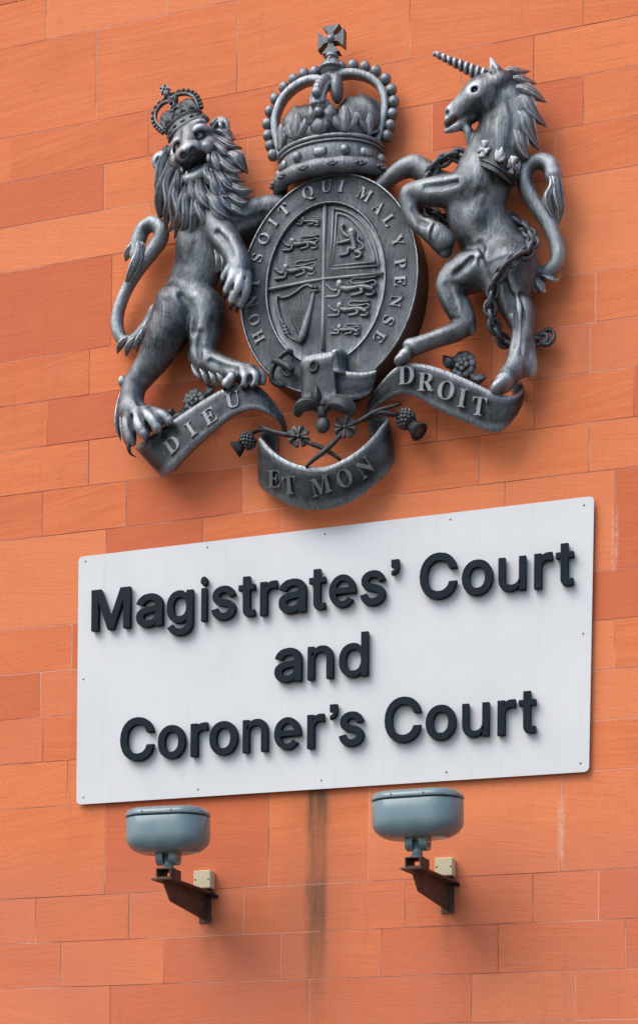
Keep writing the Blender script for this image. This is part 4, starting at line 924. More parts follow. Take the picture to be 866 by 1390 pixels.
def thistle(bu, bv, fu, fv, d, R, stem):
    mb = MB(); c = P(bu, bv, d); e = P(fu, fv, d + .01); ax = e - c; L = np.linalg.norm(ax); ax /= L; r = R * PX
    s1 = np.cross(ax, [0, -1, 0]); s1 /= np.linalg.norm(s1); s2 = np.cross(ax, s1)
    ball(mb, c, r, 14, 9)
    for k in range(6):
        t = -.75 + k * .27; rr = r * math.sqrt(max(0, 1 - t * t)); 
        for i in range(11):
            a = (i + .5 * (k % 2)) * 2 * math.pi / 11; p = c + ax * r * t + (s1 * math.cos(a) + s2 * math.sin(a)) * rr
            ball(mb, p, r * .20, 6, 5)
    o = mb.link('thistle', M_DARK, arms); mb = MB(); N_ = 26
    for i in range(N_):
        a = i * 2 * math.pi / N_; dr = s1 * math.cos(a) + s2 * math.sin(a)
        wtube(mb, [c + ax * r * .55 + dr * r * .4, c + ax * L * .62 + dr * r * .62, c + ax * L + dr * r * .98], [r * .09, r * .12, r * .13], sec=CIRC8[::2])
    V = [c + ax * L * .93]; fs = []
    for i in range(N_):
        a = i * 2 * math.pi / N_; dr = s1 * math.cos(a) + s2 * math.sin(a); V.append(c + ax * L * .95 + dr * r * .95); V.append(c + ax * r * .5 + dr * r * .36)
    for i in range(N_): j = (i + 1) % N_; fs.append((0, 1 + 2 * i, 1 + 2 * j)); fs.append((1 + 2 * i, 2 + 2 * i, 2 + 2 * j, 1 + 2 * j))
    mb.add(V, fs); mb.link('thistle_tuft', M_DARK, o)
    mb = MB(); tube(mb, stem, 5); mb.link('stem', M_DARK, o)
thistle(336.5, 598, 319, 611, .10, 10.5, [(341, 590, .10, 2.2), (349, 585, .12, 2.6), (362, 583, .17, 3), (375, 587, .19, 3), (388, 590, .19, 3.2), (402, 592, .18, 3)])
thistle(550.5, 569, 570, 587, .10, 11.5, [(546, 560, .11, 2.4), (535, 563, .15, 2.8), (520, 560, .17, 3), (506, 563, .18, 3.2), (489, 571, .18, 3), (470, 578, .17, 3)])
def shamrock(u, v, d, R, stem, rot):
    mb = MB()
    for i in range(4):                                  # wedge-shaped leaflets folded along the middle
        a = math.radians(rot + i * 90); q = lambda da, k, dd: P(u + math.cos(a + da) * R * k, v + math.sin(a + da) * R * k, d + dd)
        N_ = 8; V = []
        for k, w_ in ((.12, .56), (.45, .60), (.8, .66), (1.0, .64)):
            for j in range(N_ + 1):
                f = -1 + 2 * j / N_; e = abs(f); rr = k * (1.02 - .13 * (1 - e) ** 2 - .12 * e ** 4 if k > .7 else 1)
                V.append(q(f * w_, rr, .011 * e + .004 - .010 * k * k))
        nV = len(V); V += [p + np.array([0, .012, 0]) for p in V]; M1 = N_ + 1; fs = []
        for r_ in range(3):
            for j in range(N_):
                x0 = r_ * M1 + j; fs.append((x0, x0 + 1, x0 + M1 + 1, x0 + M1)); fs.append((nV + x0, nV + x0 + M1, nV + x0 + M1 + 1, nV + x0 + 1))
        rim_ = list(range(M1)) + [r_ * M1 + N_ for r_ in (1, 2, 3)] + [3 * M1 + j for j in range(N_ - 1, -1, -1)] + [r_ * M1 for r_ in (2, 1)]
        for x0, x1 in zip(rim_, rim_[1:] + rim_[:1]): fs.append((x0, x1, nV + x1, nV + x0))
        mb.add(V, fs)
    ball(mb, P(u, v, d + .01), 2.5 * PX, 8, 6); o = fix_normals(mb.link('shamrock', M_DARK, arms))
    mb = MB()
    for s in stem: tube(mb, s, 5)
    mb.link('stem', M_DARK, o)
shamrock(405, 592, .185, 15.5, [[(405, 592, .18, 2.6), (422, 602, .175, 3), (440, 609, .165, 3), (462, 624, .15, 2)], [(352, 577, .16, 1), (372, 586, .18, 2.4), (405, 592, .18, 2.4)]], 38)
shamrock(468, 579, .185, 16.5, [[(468, 579, .18, 2.6), (461, 592, .18, 3), (443, 610, .19, 3.4), (428, 622, .185, 3), (415, 634, .175, 1.6)], [(468, 579, .18, 2), (489, 571, .19, 3), (512, 558, .18, 3), (545, 548, .14, 1.5)]], -52)
# ---- crowns ------------------------------------------------------------------------------
# local frame: x right, z up, y outwards, unit = half the width of the rim
def crown_parts(frame, par, sub, fine=True, depth=.66):
    """frame(x, y, z) -> world; sub(name, mb, mat) links a piece"""
    S = lambda x, y, z: frame(np.array([x, y, z], float))
    un = np.linalg.norm(S(1, 0, 0) - S(0, 0, 0)); D = depth
    def rim(th, z, a=1.0, dy=0.0, D=D): return S(a * math.cos(th), D * a * math.sin(th) + dy, z - .05)
    TH = np.linspace(-.06, math.pi + .06, 41)
    def shell(mb, prof):                                  # prof: (scale, z)
        V = [rim(t, z, a) for (a, z) in prof for t in TH]; n = len(TH)
        fs = [(i * n + a, i * n + a + 1, (i + 1) * n + a + 1, (i + 1) * n + a) for i in range(len(prof) - 1) for a in range(n - 1)]
        mb.add(V, fs)
    # head band with its two mouldings
    mb = MB(); shell(mb, [(.88, -.52), (.985, -.50), (.985, -.10), (.965, -.06), (.94, .0), (.93, .3), (.88, .3)])
    wtube(mb, [rim(t, 0.0, 1.01) for t in TH], .042 * un, 1, CIRC8); wtube(mb, [rim(t, -.075, 1.0) for t in TH], .026 * un, 1, CIRC8)
    base = sub('crown', mb, M_ARMS, True)
    for i, t in enumerate(np.linspace(.12, math.pi - .12, 7)):
        c = rim(t, -.27, 1.0); mb = MB()
        if i % 2 == 0: ball(mb, c, .10 * un, 12, 8)
        else:
            tx = rim(t + .02, 0) - rim(t - .02, 0); tx /= np.linalg.norm(tx); up_ = S(0, 0, 1) - S(0, 0, 0); up_ = up_ / np.linalg.norm(up_)
            box(mb, c, tx, np.cross(up_, tx), up_, .13 * un, .05 * un, .085 * un, .04 * un)
        sub('jewel', mb, M_ARMS)
    # ermine roll
    mb = MB(); k = [rim(t, -.50, 1.0, .02, .55) for t in TH]; w = np.array(k)
    rr = .15 * un * (1 + .05 * np.sin(np.linspace(0, 40, len(w))))
    sweep(mb, w, CIRC, rr, rr * .95); roll = sub('ermine_roll', mb, M_ARMS)
    if fine:
        for t in np.linspace(.35, math.pi - .3, 6):
            mb = MB(); c = rim(t, -.50, 1.13, .04, .57); tx = rim(t + .02, 0) - rim(t - .02, 0); tx /= np.linalg.norm(tx)
            for j in (-1, 0, 1): ball(mb, c + tx * j * .07 * un + np.array([0, 0, -.02 * un * abs(j)]), .05 * un, 8, 6, (1, .7, .8))
            ball(mb, c + np.array([0, 0, -.05 * un]), .055 * un, 8, 6, (1.3, .7, .5))
            sub('ermine_tail', mb, M_DARK, parent=roll)
    # velvet cap in two puffs with folds
    mb = MB()
    for (cx, cz, rx, rz, cy) in ((-.50, .40, .47, .46, .14), (.56, .42, .49, .46, .14), (0.02, .36, .34, .34, .2)):
        V = []; nu, nv = 30, 18
        for i in range(nv + 1):
            for j in range(nu):
                a = math.pi * i / nv; b = 2 * math.pi * j / nu; f_ = 1 + .045 * math.sin(b * 6 + 2 * a) * math.sin(a) + .03 * math.sin(5 * b + 7 * a)
                V.append(S(cx + rx * f_ * math.sin(a) * math.cos(b), cy + .36 * f_ * math.sin(a) * math.sin(b), cz + rz * f_ * math.cos(a)))
        fs = [(i * nu + j, i * nu + (j + 1) % nu, (i + 1) * nu + (j + 1) % nu, (i + 1) * nu + j) for i in range(nv) for j in range(nu)]
        mb.add(V, fs)
    cap = sub('velvet_cap', mb, M_ARMS)
    # arches
    SP = [(-.93, -.02), (-1.0, .20), (-1.07, .48), (-1.08, .74), (-.97, 1.02), (-.76, 1.19), (-.48, 1.27), (-.22, 1.24), (-.04, 1.14)]
    for s in (-1, 1):
        mb = MB(); pts = []
        for (x, z) in SP: pts.append(S(-s * x * (1.0 if s < 0 else 1.0), .10 + .22 * (1 - min(1, abs(x))), z))
        p = cr(pts, 5); sec = [(-1, -.5), (-1, .5), (-.7, .8), (.7, .8), (1, .5), (1, -.5)]
        sweep(mb, p, sec, .072 * un, .13 * un); arch = sub('arch', mb, M_ARMS)
        mb = MB(); n_b = 10
        L = np.concatenate([[0], np.cumsum(np.linalg.norm(np.diff(p, axis=0), axis=1))])
        ctrp = S(-s * -.45, .12, .55)
        for i in range(n_b):
            l = L[-1] * (.07 + .80 * i / (n_b - 1)); q = np.array([np.interp(l, L, p[:, k_]) for k_ in range(3)])
            q2 = np.array([np.interp(min(l + .01, L[-1]), L, p[:, k_]) for k_ in range(3)]); q1 = np.array([np.interp(max(l - .01, 0), L, p[:, k_]) for k_ in range(3)])
            tg = (q2 - q1); tg /= np.linalg.norm(tg) + 1e-9; o = np.cross(tg, [0, 1, 0]); o /= np.linalg.norm(o) + 1e-9
            if o @ (q - ctrp) < 0: o = -o
            ball(mb, q + o * .155 * un, .108 * un, 14, 9)
        sub('pearls', mb, M_ARMS, parent=arch)
    # middle arch coming forward, with its own pearls
    mb = MB(); mid = [S(.0, .78, .48), S(.0, .76, .66), S(.02, .66, .86), S(.04, .46, 1.05), S(.05, .28, 1.14)]
    sweep(mb, cr(mid, 5), [(-1, -.5), (-1, .5), (1, .5), (1, -.5)], .14 * un, .10 * un)
    for q in cr(mid[1:], 2)[:6]: ball(mb, q + np.array([-.0, -.09 * un, .0]), .10 * un, 10, 7)
    c = S(.27, .50, .88); ball(mb, c, .22 * un, 16, 9, (.55, .8, 1.25)); sub('arch', mb, M_ARMS)
    # raised crosses and lilies round the band
    mb = MB()
    def at(x): return math.acos(max(-1, min(1, x)))
    def petal(x0, z0, x1, z1, w, curl=0.0, thick=.5):
        """a leaf on the band's curved surface"""
        n = 9; ts = np.linspace(0, 1, n); V = []
        p = [(x0 + (x1 - x0) * t + curl * math.sin(math.pi * t), z0 + (z1 - z0) * t) for t in ts]
        pts = []
        for (x, z) in p:
            a = at(x / 1.0); pts.append(S(x, D * math.sin(a) * .98 + .05 + .03 * z, z))
        wd = np.array([.25 + .75 * math.sin(math.pi * min(1, t * .9 + .05)) for t in ts]) * w * un
        xs_ = np.linspace(-1, 1, 7); sec = [(x, 1 - abs(x) ** 1.5) for x in xs_] + [(.5, -.5), (-.5, -.5)]
        sweep(mb, np.array(pts), sec, wd, wd * thick)
    for (x, kind) in ((-.86, 0), (-.46, 1), (.02, 2), (.46, 1), (.86, 0)):
        sq = max(.4, math.sqrt(max(0, 1 - x * x * .8)))
        if kind == 2:
            cz = .34
            for (dx, dz) in ((0, .27), (0, -.36), (.30, -.02), (-.30, .02)):
                n = np.array([dx, dz]); petal(x + dx, cz + dz, x + dx * .12, cz + dz * .12, .20, 0, .45)
            q = S(x, D * .98 + .14, cz); ball(mb, q, .085 * un, 12, 8)
        else:
            petal(x, -.02, x, .46, .15 * sq)
            petal(x, .02, x - .21 * sq, .32, .10 * sq, -.05); petal(x - .20 * sq, .34, x - .27 * sq, .18, .08 * sq, -.03)
            petal(x, .02, x + .21 * sq, .32, .10 * sq, .05); petal(x + .20 * sq, .34, x + .27 * sq, .18, .08 * sq, .03)
    lil = sub('lilies', mb, M_ARMS); fix_normals(lil)
    # orb and cross on top
    mb = MB(); oc_ = S(.08, .24, 1.41); ball(mb, oc_, .22 * un, 20, 12, (1.05, 1, .85))
    up_ = S(0, 0, 1) - S(0, 0, 0); up_ /= np.linalg.norm(up_); rt = S(1, 0, 0) - S(0, 0, 0); rt /= np.linalg.norm(rt); ot = np.cross(rt, up_)
    if ot[1] > 0: ot = -ot
    wtube(mb, [oc_ + (rt * math.cos(a) + ot * math.sin(a)) * .235 * un - up_ * .02 * un for a in np.linspace(0, 2 * math.pi, 25)[:-1]], .03 * un, 1, CIRC8, closed=True)
    wtube(mb, [oc_ + (up_ * math.sin(a) + ot * math.cos(a)) * .20 * un for a in np.linspace(-.3, math.pi / 2, 9)], .03 * un, 1, CIRC8)
    wtube(mb, [oc_ - up_ * .35 * un, oc_ - up_ * .12 * un], [.14 * un, .17 * un], sec=CIRC); wtube(mb, [oc_ + up_ * .14 * un, oc_ + up_ * .34 * un], [.10 * un, .065 * un], sec=CIRC); wtube(mb, [oc_ + up_ * .20 * un, oc_ + up_ * .25 * un], [.13 * un, .13 * un], sec=CIRC)
    orb = sub('orb', mb, M_ARMS)
    mb = MB(); cc = oc_ + up_ * .52 * un
    for (dx, dz) in ((1, 0), (-1, 0), (0, 1), (0, -1)):
        d_ = rt * dx + up_ * dz; p_ = rt * -dz + up_ * dx
        pts = [cc + d_ * .04 * un + p_ * .045 * un, cc + d_ * .13 * un + p_ * .06 * un, cc + d_ * .25 * un + p_ * .17 * un, cc + d_ * .25 * un - p_ * .17 * un, cc + d_ * .13 * un - p_ * .06 * un, cc + d_ * .04 * un - p_ * .045 * un]
        plate(mb, pts, ot, .17 * un)
    cross = fix_normals(sub('cross', mb, M_PLAIN, smooth=False))
    b2 = MB(); ball(b2, cc + ot * .085 * un, .07 * un, 10, 7)
    sub('cross_boss', b2, M_ARMS)
    return base

ra = P(381.6, 218.5, .05); rb = P(519, 196, .05); r0 = (ra + rb) / 2; RU = np.linalg.norm(rb - ra) / 2
def big_frame(p): return r0 + np.array([p[0] * RU, -p[1] * RU, p[2] * RU * 1.0]) + (rb - ra) / 2 * 0 + np.array([0, 0, (rb - ra)[2] / 2 * p[0]])
_root = {}
def sub_big(name, mb, mat, root=False, parent=None, smooth=True):
    # everything hangs under the crown itself
    o = mb.link(name, mat, arms if root else _root['c'], smooth=smooth)
    fix_normals(o); clampd(o)
    if root: _root['c'] = o
    return o
crown_parts(big_frame, arms, sub_big)
# ---- the lion --------------------------------------------------------------------------
s = Sculpt(P(150, 640, 0) - [.06, .36, .02], P(400, 150, 0) + [.03, -.001, .05], .0037)
C_ = s.chain
# trunk
C_([(286, 288, .115, 34), (278, 325, .12, 35), (269, 362, .112, 31), (254, 395, .108, 28), (241, 425, .108, 27)], .02, flat=.72)
s.ell(296, 300, .12, 30, 34, 24, .03)                         # shoulder
s.ell(262, 335, .15, 22, 30, 18, .02)                         # rib cage swelling
# near hind leg (photo left)
C_([(240, 418, .125, 28), (229, 449, .135, 25.5), (211, 484, .13, 19.5), (194, 508, .125, 16), (183, 524, .12, 15), (179, 545, .125, 15), (182, 562, .135, 16)], .022)
s.ell(167, 518, .11, 6.5, 8, 7, .02)                          # point of the hock
s.ell(232, 437, .16, 19, 26, 12, .03, rot=-20)                # thigh muscle
C_([(180, 556, .14, 15), (192, 568, .16, 15), (203, 572, .16, 12)], .02)
for t in ([(178, 560, .16, 8), (174, 576, .185, 8), (177, 592, .185, 7.5), (179, 600, .175, 5.5)], [(187, 563, .18, 8.5), (190, 578, .205, 8), (196, 588, .205, 7)], [(196, 560, .18, 8), (207, 570, .205, 8), (213, 580, .205, 7)], [(202, 560, .17, 8), (219, 564, .195, 7), (229, 571, .19, 6)]): C_(t, .008)
for t in ([(181, 565, .205, 2), (184, 584, .215, 2)], [(199, 566, .205, 2), (204, 581, .215, 2)]): C_(t, .012, 's')
# far hind leg
C_([(262, 410, .10, 24), (281, 423, .11, 24), (279, 447, .115, 21.5), (277, 468, .115, 17.5), (276, 484, .115, 16), (292, 495, .13, 14.5), (314, 503, .145, 12.5), (334, 508, .155, 11.5), (345, 510, .155, 9)], .02)
s.ell(263, 484, .105, 8, 9, 8, .02)
for t in ([(312, 500, .16, 7.5), (316, 511, .18, 6.5), (308, 521, .185, 6)], [(326, 502, .165, 7), (333, 511, .185, 6.5), (331, 520, .185, 6)], [(338, 503, .165, 7), (346, 511, .185, 6.5), (345, 520, .185, 5.5)], [(343, 503, .15, 6.5), (353, 509, .165, 6), (356, 517, .165, 5)]): C_(t, .008)
s.ell(324, 517, .20, 4.5, 5, 5, .012, 's'); s.ell(340, 515, .20, 3.5, 5, 5, .012, 's')
# reaching foreleg (near)
C_([(286, 296, .16, 21), (298, 314, .18, 18), (313, 332, .195, 15.5), (322, 350, .205, 14), (325, 366, .205, 14), (325, 380, .20, 13)], .022)
for t in ([(318, 358, .215, 7), (312, 368, .225, 6.5), (306, 377, .215, 5.5)], [(320, 368, .225, 7.5), (316, 381, .235, 7), (310, 394, .225, 6)], [(327, 374, .225, 8), (324, 391, .235, 7), (317, 407, .22, 6.2)], [(333, 375, .21, 8), (332, 395, .215, 7), (326, 412, .205, 6)]): C_(t, .006)
for t in ([(322, 362, .24, 1.5), (313, 380, .24, 2)], [(326, 372, .245, 1.5), (317, 394, .245, 2)], [(332, 378, .235, 1.5), (325, 402, .235, 2)]): C_(t, .010, 's')
# far foreleg, passing behind the shield
C_([(300, 300, .09, 26), (325, 300, .08, 25), (347, 292, .065, 20), (372, 284, .05, 16), (392, 280, .04, 13)], .03)
# neck and head under the mane
C_([(264, 205, .13, 27), (270, 240, .12, 31), (280, 275, .115, 34), (285, 300, .115, 33)], .03, flat=.52)
s.ell(262, 203, .165, 30, 31, 25, .02, rot=20)
s.ell(285, 200, .185, 13, 16, 12, .02, rot=15); s.ell(243, 217, .185, 12, 13, 12, .02)
s.ell(259, 179, .205, 24, 9, 12, .015, rot=28)                # forehead
C_([(257, 182, .230, 9), (257, 192, .252, 9), (256, 200, .276, 9)], .012)   # bridge of the nose
C_([(248, 209.5, .268, 8.2), (256, 205, .282, 9), (264, 200.5, .268, 8.2)], .008)   # nose pad
s.ell(241, 219, .23, 9, 8.5, 10, .012, rot=20); s.ell(277, 203, .232, 12, 8.5, 10, .012, rot=30)   # upper lips
C_([(233, 199, .205, 3), (240, 193, .225, 4.2), (249, 189, .238, 4)], .008)
C_([(262, 180, .24, 4), (272, 174, .238, 4.6), (284, 175, .21, 3.4)], .008)
s.ell(266, 225.5, .225, 20, 10.2, 34, .004, 's', rot=31); s.ell(263, 231, .245, 13.5, 9, 24, .004, 's', rot=25)
C_([(243, 233, .19, 4.5), (251, 243, .21, 6), (260, 243, .23, 6.5), (272, 237, .22, 6.5), (286, 226, .19, 6)], .008)   # lower jaw
s.ell(259, 247, .205, 8, 6.5, 9, .010)
C_([(258, 238, .20, 4.5), (267, 233, .20, 5), (275, 227, .18, 4)], .006)        # tongue
s.ell(271.5, 184.5, .232, 9.5, 5.2, 8, .006, 's', rot=20); s.ell(241.5, 200.8, .226, 8, 5.2, 8, .006, 's', rot=38)
for (u, v) in ((249.6, 211.5), (262.4, 204.5)): C_([(u, v, .335, 5.0), (u, v, .280, 4.0)], .002, 's')
# ears
for (u, v, r, rot) in ((299, 173, 14, -10), (219, 218.5, 13, 15)):
    s.ell(u, v, .145, r, r, 8, .006, rot=rot); s.ell(u - 1.5, v + 1, .178, r * .70, r * .74, 9, .004, 's'); s.ell(u + 2.5, v, .148, r * .28, r * .45, 8, .004, rot=20)
# carved anatomy
for pts in ([(246, 402, .20, 2.4), (256, 412, .205, 3), (263, 428, .20, 3), (264, 450, .17, 2.4)], [(238, 372, .20, 2), (246, 380, .205, 2.6), (256, 384, .20, 2)], [(262, 330, .222, 1.4), (258, 350, .21, 2.6), (262, 372, .205, 2)],
            [(192, 512, .18, 1.5), (187, 528, .175, 2.2), (190, 548, .18, 1.6)],
            [(273, 452, .18, 1.6), (270, 470, .17, 2.2), (272, 484, .165, 1.6)], [(290, 430, .185, 1.6), (286, 447, .185, 2.2), (284, 466, .175, 1.6)], [(296, 316, .235, 1.5), (308, 330, .25, 2), (315, 347, .255, 1.4)],
            [(286, 490, .18, 1.4), (302, 497, .19, 2), (320, 501, .195, 1.4)], [(322, 306, .155, 2), (340, 298, .14, 2.4), (358, 292, .11, 2)]): C_([(a_, b_, c_ + .007, d_) for a_, b_, c_, d_ in pts], .026, 's')
s.ell(268, 404, .17, 6, 8, 8, .012, rot=-35)
# tail
C_([(214, 425, .09, 11), (200, 446, .08, 9), (183, 462, .07, 8), (168, 462, .065, 7.5), (160, 446, .065, 8), (161, 424, .07, 7.5), (171, 396, .075, 7.2), (186, 370, .08, 7.4), (203, 347, .085, 8.2), (217, 327, .09, 9.2), (219, 312, .095, 9.6), (208, 304, .095, 9), (195, 311, .095, 8.6), (188, 328, .095, 9.5), (186, 345, .095, 9)], .015)
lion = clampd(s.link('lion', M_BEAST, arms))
# tail tufts
mb = MB()
for p, w in (([(192, 318, .10), (182, 334, .11), (174, 345, .10), (170.5, 356, .08)], 8.5), ([(194, 330, .11), (187, 350, .125), (178, 372, .115), (169.5, 389, .09)], 9.5), ([(190, 322, .11), (188, 342, .13), (184, 362, .12), (176, 380, .1)], 6.5)): mb = MB(); lock(mb, p, w, .6); clampd(fix_normals(mb.link('tail_tuft', M_HAIR, lion)))
for p, w in (([(180, 458, .08), (170, 463, .09), (163, 471, .08), (159.5, 481, .06)], 7), ([(186, 458, .09), (178, 466, .10), (173, 476, .09), (172, 485, .07)], 6.5), ([(200, 440, .10), (193, 455, .11), (187, 468, .1), (186, 480, .07)], 7), ([(205, 430, .11), (198, 447, .12), (192, 462, .11)], 7)): mb = MB(); lock(mb, p, w, .6); clampd(fix_normals(mb.link('tail_tuft', M_HAIR, lion)))
# mane
mb = MB()
MANE = [
 # right side, sweeping out, from the back to the front
 ([(292, 178, .12), (303, 180, .13), (312, 186, .12), (320.5, 189.5, .10)], 7),
 ([(290, 184, .13), (303, 192, .145), (316, 200, .135), (330.5, 201.5, .10)], 7.5),
 ([(296, 196, .12), (309, 207, .13), (320, 211, .115), (328, 212, .09)], 6),
 ([(303, 212, .12), (317, 212, .145), (328, 223, .135), (337.5, 237, .10)], 9.5),
 ([(294, 205, .15), (303, 221, .165), (316, 232, .15), (331, 234.5, .11)], 8),
 ([(296, 222, .14), (309, 237, .15), (321, 245, .14), (333, 247, .11)], 7.5),
 ([(298, 236, .13), (313, 252, .145), (328, 259, .135), (345.5, 259.5, .09)], 8.5),
 ([(292, 226, .16), (302, 243, .175), (314, 256, .16), (328, 262, .13)], 7.5),
 ([(296, 252, .135), (311, 265, .15), (326, 275, .14), (343.5, 277.5, .09)], 8.5),
 ([(288, 240, .165), (297, 254, .18), (306, 266, .17), (319, 270, .14)], 8),
 ([(298, 270, .14), (311, 280, .155), (324, 288, .145), (335, 296, .10)], 8),
 ([(278, 262, .175), (290, 271, .195), (300, 287, .195), (318, 301.5, .15)], 9.5),
 ([(291, 258, .17), (301, 272, .18), (312, 283, .165), (322, 290, .14)], 6.5),
 ([(283, 276, .18), (292, 289, .195), (303, 297, .185), (313, 304, .15)], 5.5),
 # left side, hanging down
 ([(231, 204, .13), (222, 226, .14), (216, 249, .13), (213.5, 272, .09)], 8),
 ([(236, 214, .14), (227, 238, .155), (222, 262, .15), (218, 284, .11), (217.5, 300, .08)], 9),
 ([(236, 230, .155), (229, 252, .165), (230, 276, .155), (229, 296, .13), (226, 312, .09)], 7.5),
 ([(243, 236, .165), (235, 258, .18), (238, 282, .165), (236, 304, .14), (227, 316, .10)], 7),
 ([(250, 242, .17), (242, 266, .185), (246, 290, .175), (245, 309, .145), (236.5, 326, .10)], 8),
 ([(256, 250, .175), (248, 270, .19), (250, 289, .18), (256, 304, .155)], 6.5),
 ([(263, 254, .175), (256, 274, .19), (254, 296, .185), (254, 314, .16), (249, 330, .12)], 7.5),
 ([(268, 258, .18), (264, 280, .195), (267, 300, .185), (262, 320, .16), (258, 334, .13)], 7.5),
 ([(271, 262, .18), (272, 282, .195), (277, 298, .19), (279, 312, .17)], 7.5),
 ([(272, 246, .18), (273, 262, .20), (281, 276, .20), (292, 287, .18)], 9.5),
 # beard and cheeks
 ([(283, 226, .18), (284, 238, .195), (292, 248, .19), (302, 260, .16)], 7),
 ([(287, 232, .185), (290, 247, .20), (297, 262, .19), (306, 270, .15)], 7),
 ([(262, 248, .195), (262, 258, .21), (265, 270, .20), (262, 282, .18)], 6),
 ([(246, 228, .19), (241, 242, .20), (243, 258, .19), (246, 270, .17)], 5.5),
 ([(291, 208, .175), (295, 222, .185), (302, 236, .17)], 6.5),
 ([(288, 190, .16), (299, 201, .17), (309, 210, .15), (318, 214, .12)], 6),
 ([(286, 172, .14), (293, 167, .14), (302, 163, .12), (309, 163.5, .10)], 5), ([(229, 198, .13), (224, 204, .13), (221, 208, .12)], 4),
]
for i, (p, w) in enumerate(MANE):
    q = [(a, b_, c + max(0, (c - .12)) * .45 + .006) for a, b_, c in p]; wv = (1.2 if i % 2 else -1.2) * (.6 + .4 * (len(q) > 3))
    q = [(a + (wv if 0 < j < len(q) - 1 else 0) * (1 if j % 2 else -1), b_ + (wv * .7 if 0 < j < len(q) - 1 else 0) * (1 if j % 2 else -1), c) for j, (a, b_, c) in enumerate(q)]
    lock(mb, q, w * 1.26, .85, 8)
mane = clampd(fix_normals(mb.link('mane', M_HAIR, lion)))
mane.data.set_sharp_from_angle(angle=math.radians(48))
# tufts at the elbow, hock and heel, each against the leg
mb = MB()
for p, w in (([(282, 322, .16), (287, 338, .175), (285, 352, .16), (276, 362, .14)], 6), ([(288, 328, .165), (296, 345, .175), (297, 362, .16), (290, 374, .13)], 6.5), ([(296, 336, .165), (304, 352, .17), (304, 368, .15), (299, 379, .12)], 6), ([(277, 318, .165), (278, 334, .175), (281, 346, .165), (284, 354, .14)], 5),
             ([(166, 530, .11), (161, 556, .12), (160, 580, .11), (165, 600, .09)], 6), ([(171, 535, .12), (167, 566, .135), (169, 590, .125), (172, 605, .10)], 6),
             ([(262, 488, .11), (264, 500, .12), (270, 510, .12), (277, 516, .1)], 5.5), ([(268, 492, .12), (276, 504, .14), (281, 516, .135), (283, 526, .11)], 6), ([(279, 497, .135), (288, 507, .15), (292, 518, .145), (290, 528, .12)], 6.5), ([(289, 500, .145), (298, 508, .16), (302, 517, .155), (299, 525, .13)], 6)): mb = MB(); lock(mb, p, w, .6); clampd(fix_normals(mb.link('leg_tuft', M_HAIR, lion)))
def claw(pts, par, w=3.4):
    mb = MB(); tube(mb, [(u, v, d, w * k) for (u, v, d), k in zip(pts, (1, .85, .5, .08))], 4); clampd(mb.link('claw', M_DARK, par))
for c in ([(176, 598, .185), (175, 608, .19), (178, 616, .18), (186, 621, .16)], [(196, 590, .21), (199, 596, .215), (199, 602, .205), (196, 607, .19)], [(214, 582, .21), (218, 587, .215), (218, 593, .205), (215, 597, .19)], [(229, 572, .195), (234, 576, .2), (235, 581, .19), (233, 585, .18)],
          [(305, 378, .22), (302, 382, .22), (299, 387, .21), (297.5, 390, .20)], [(310, 394, .23), (307.5, 399, .23), (305, 404, .22), (306, 409, .20)], [(317, 407, .225), (315.5, 413, .225), (313, 418, .21), (316, 423, .19)], [(326, 412, .21), (323, 417, .21), (321, 422, .2), (323, 426, .18)],
          [(307, 522, .19), (305, 527, .19), (306, 530, .18), (308, 532, .17)], [(330, 521, .19), (330, 526, .19), (331, 529, .18), (333, 531, .17)], [(345, 521, .19), (346, 525, .19), (347, 529, .18), (349, 531, .17)]): claw(c, lion)
for (u, v, d) in ((271.0, 184.8, .222), (242.6, 200.6, .216)):
    mb = MB(); c = P(u, v, d); ball(mb, c, 4.0 * PX, 14, 9); e = mb.link('eye', M_EYE, lion)
    mb = MB(); ball(mb, P(u, v, d) + np.array([.001, -.0135, -.002]), 1.5 * PX, 10, 7, (1, .5, 1)); mb.link('pupil', M_HOLE, lion)
for (u, v, d, w) in ((254, 237, .24, 2.6), (247, 231, .235, 2.4), (283, 214, .235, 3.0), (279, 227, .22, 2.4)):
    mb = MB(); ball(mb, P(u, v, d), w * 1.15 * PX, 8, 6, (.8, .8, 1.6)); mb.link('tooth', M_EYE, lion)
# the lion's own crown
lr = P(279.5, 160, .165); ll = P(230.5, 190, .165); lo = (lr + ll) / 2; UL = np.linalg.norm(lr - ll) / 2 * 1.0
exv = (lr - ll) / 2; upv = (P(236.5, 143, .135) - P(255, 172, .165)) / 1.36; eyv = np.array([0, -1, 0.1]) * UL
def small_frame(p): return lo + exv * p[0] * .98 + eyv * p[1] * .8 - np.array([0, -1, 0]) * .25 * UL * 0 + upv * (p[2] + .42)
merged = MB(); 
def sub_small(name, mb, mat, root=False, parent=None, smooth=True):
    merged.add(mb.v, mb.f)
    class _N:                                             # pieces of the small crown are gathered into one part
        data = None
    return None
_fx = fix_normals
def fix_normals(o): return _fx(o) if o is not None else None
crown_parts(small_frame, None, sub_small, fine=False)
clampd(fix_normals(merged.link('lion_crown', M_PLAIN, lion, smooth=True, sharp=50)))
# ---- the unicorn -------------------------------------------------------------------------
s = Sculpt(P(500, 575, 0) - [.02, .36, .05], P(775, 60, 0) + [.02, -.001, .06], .0037)
C_ = s.chain
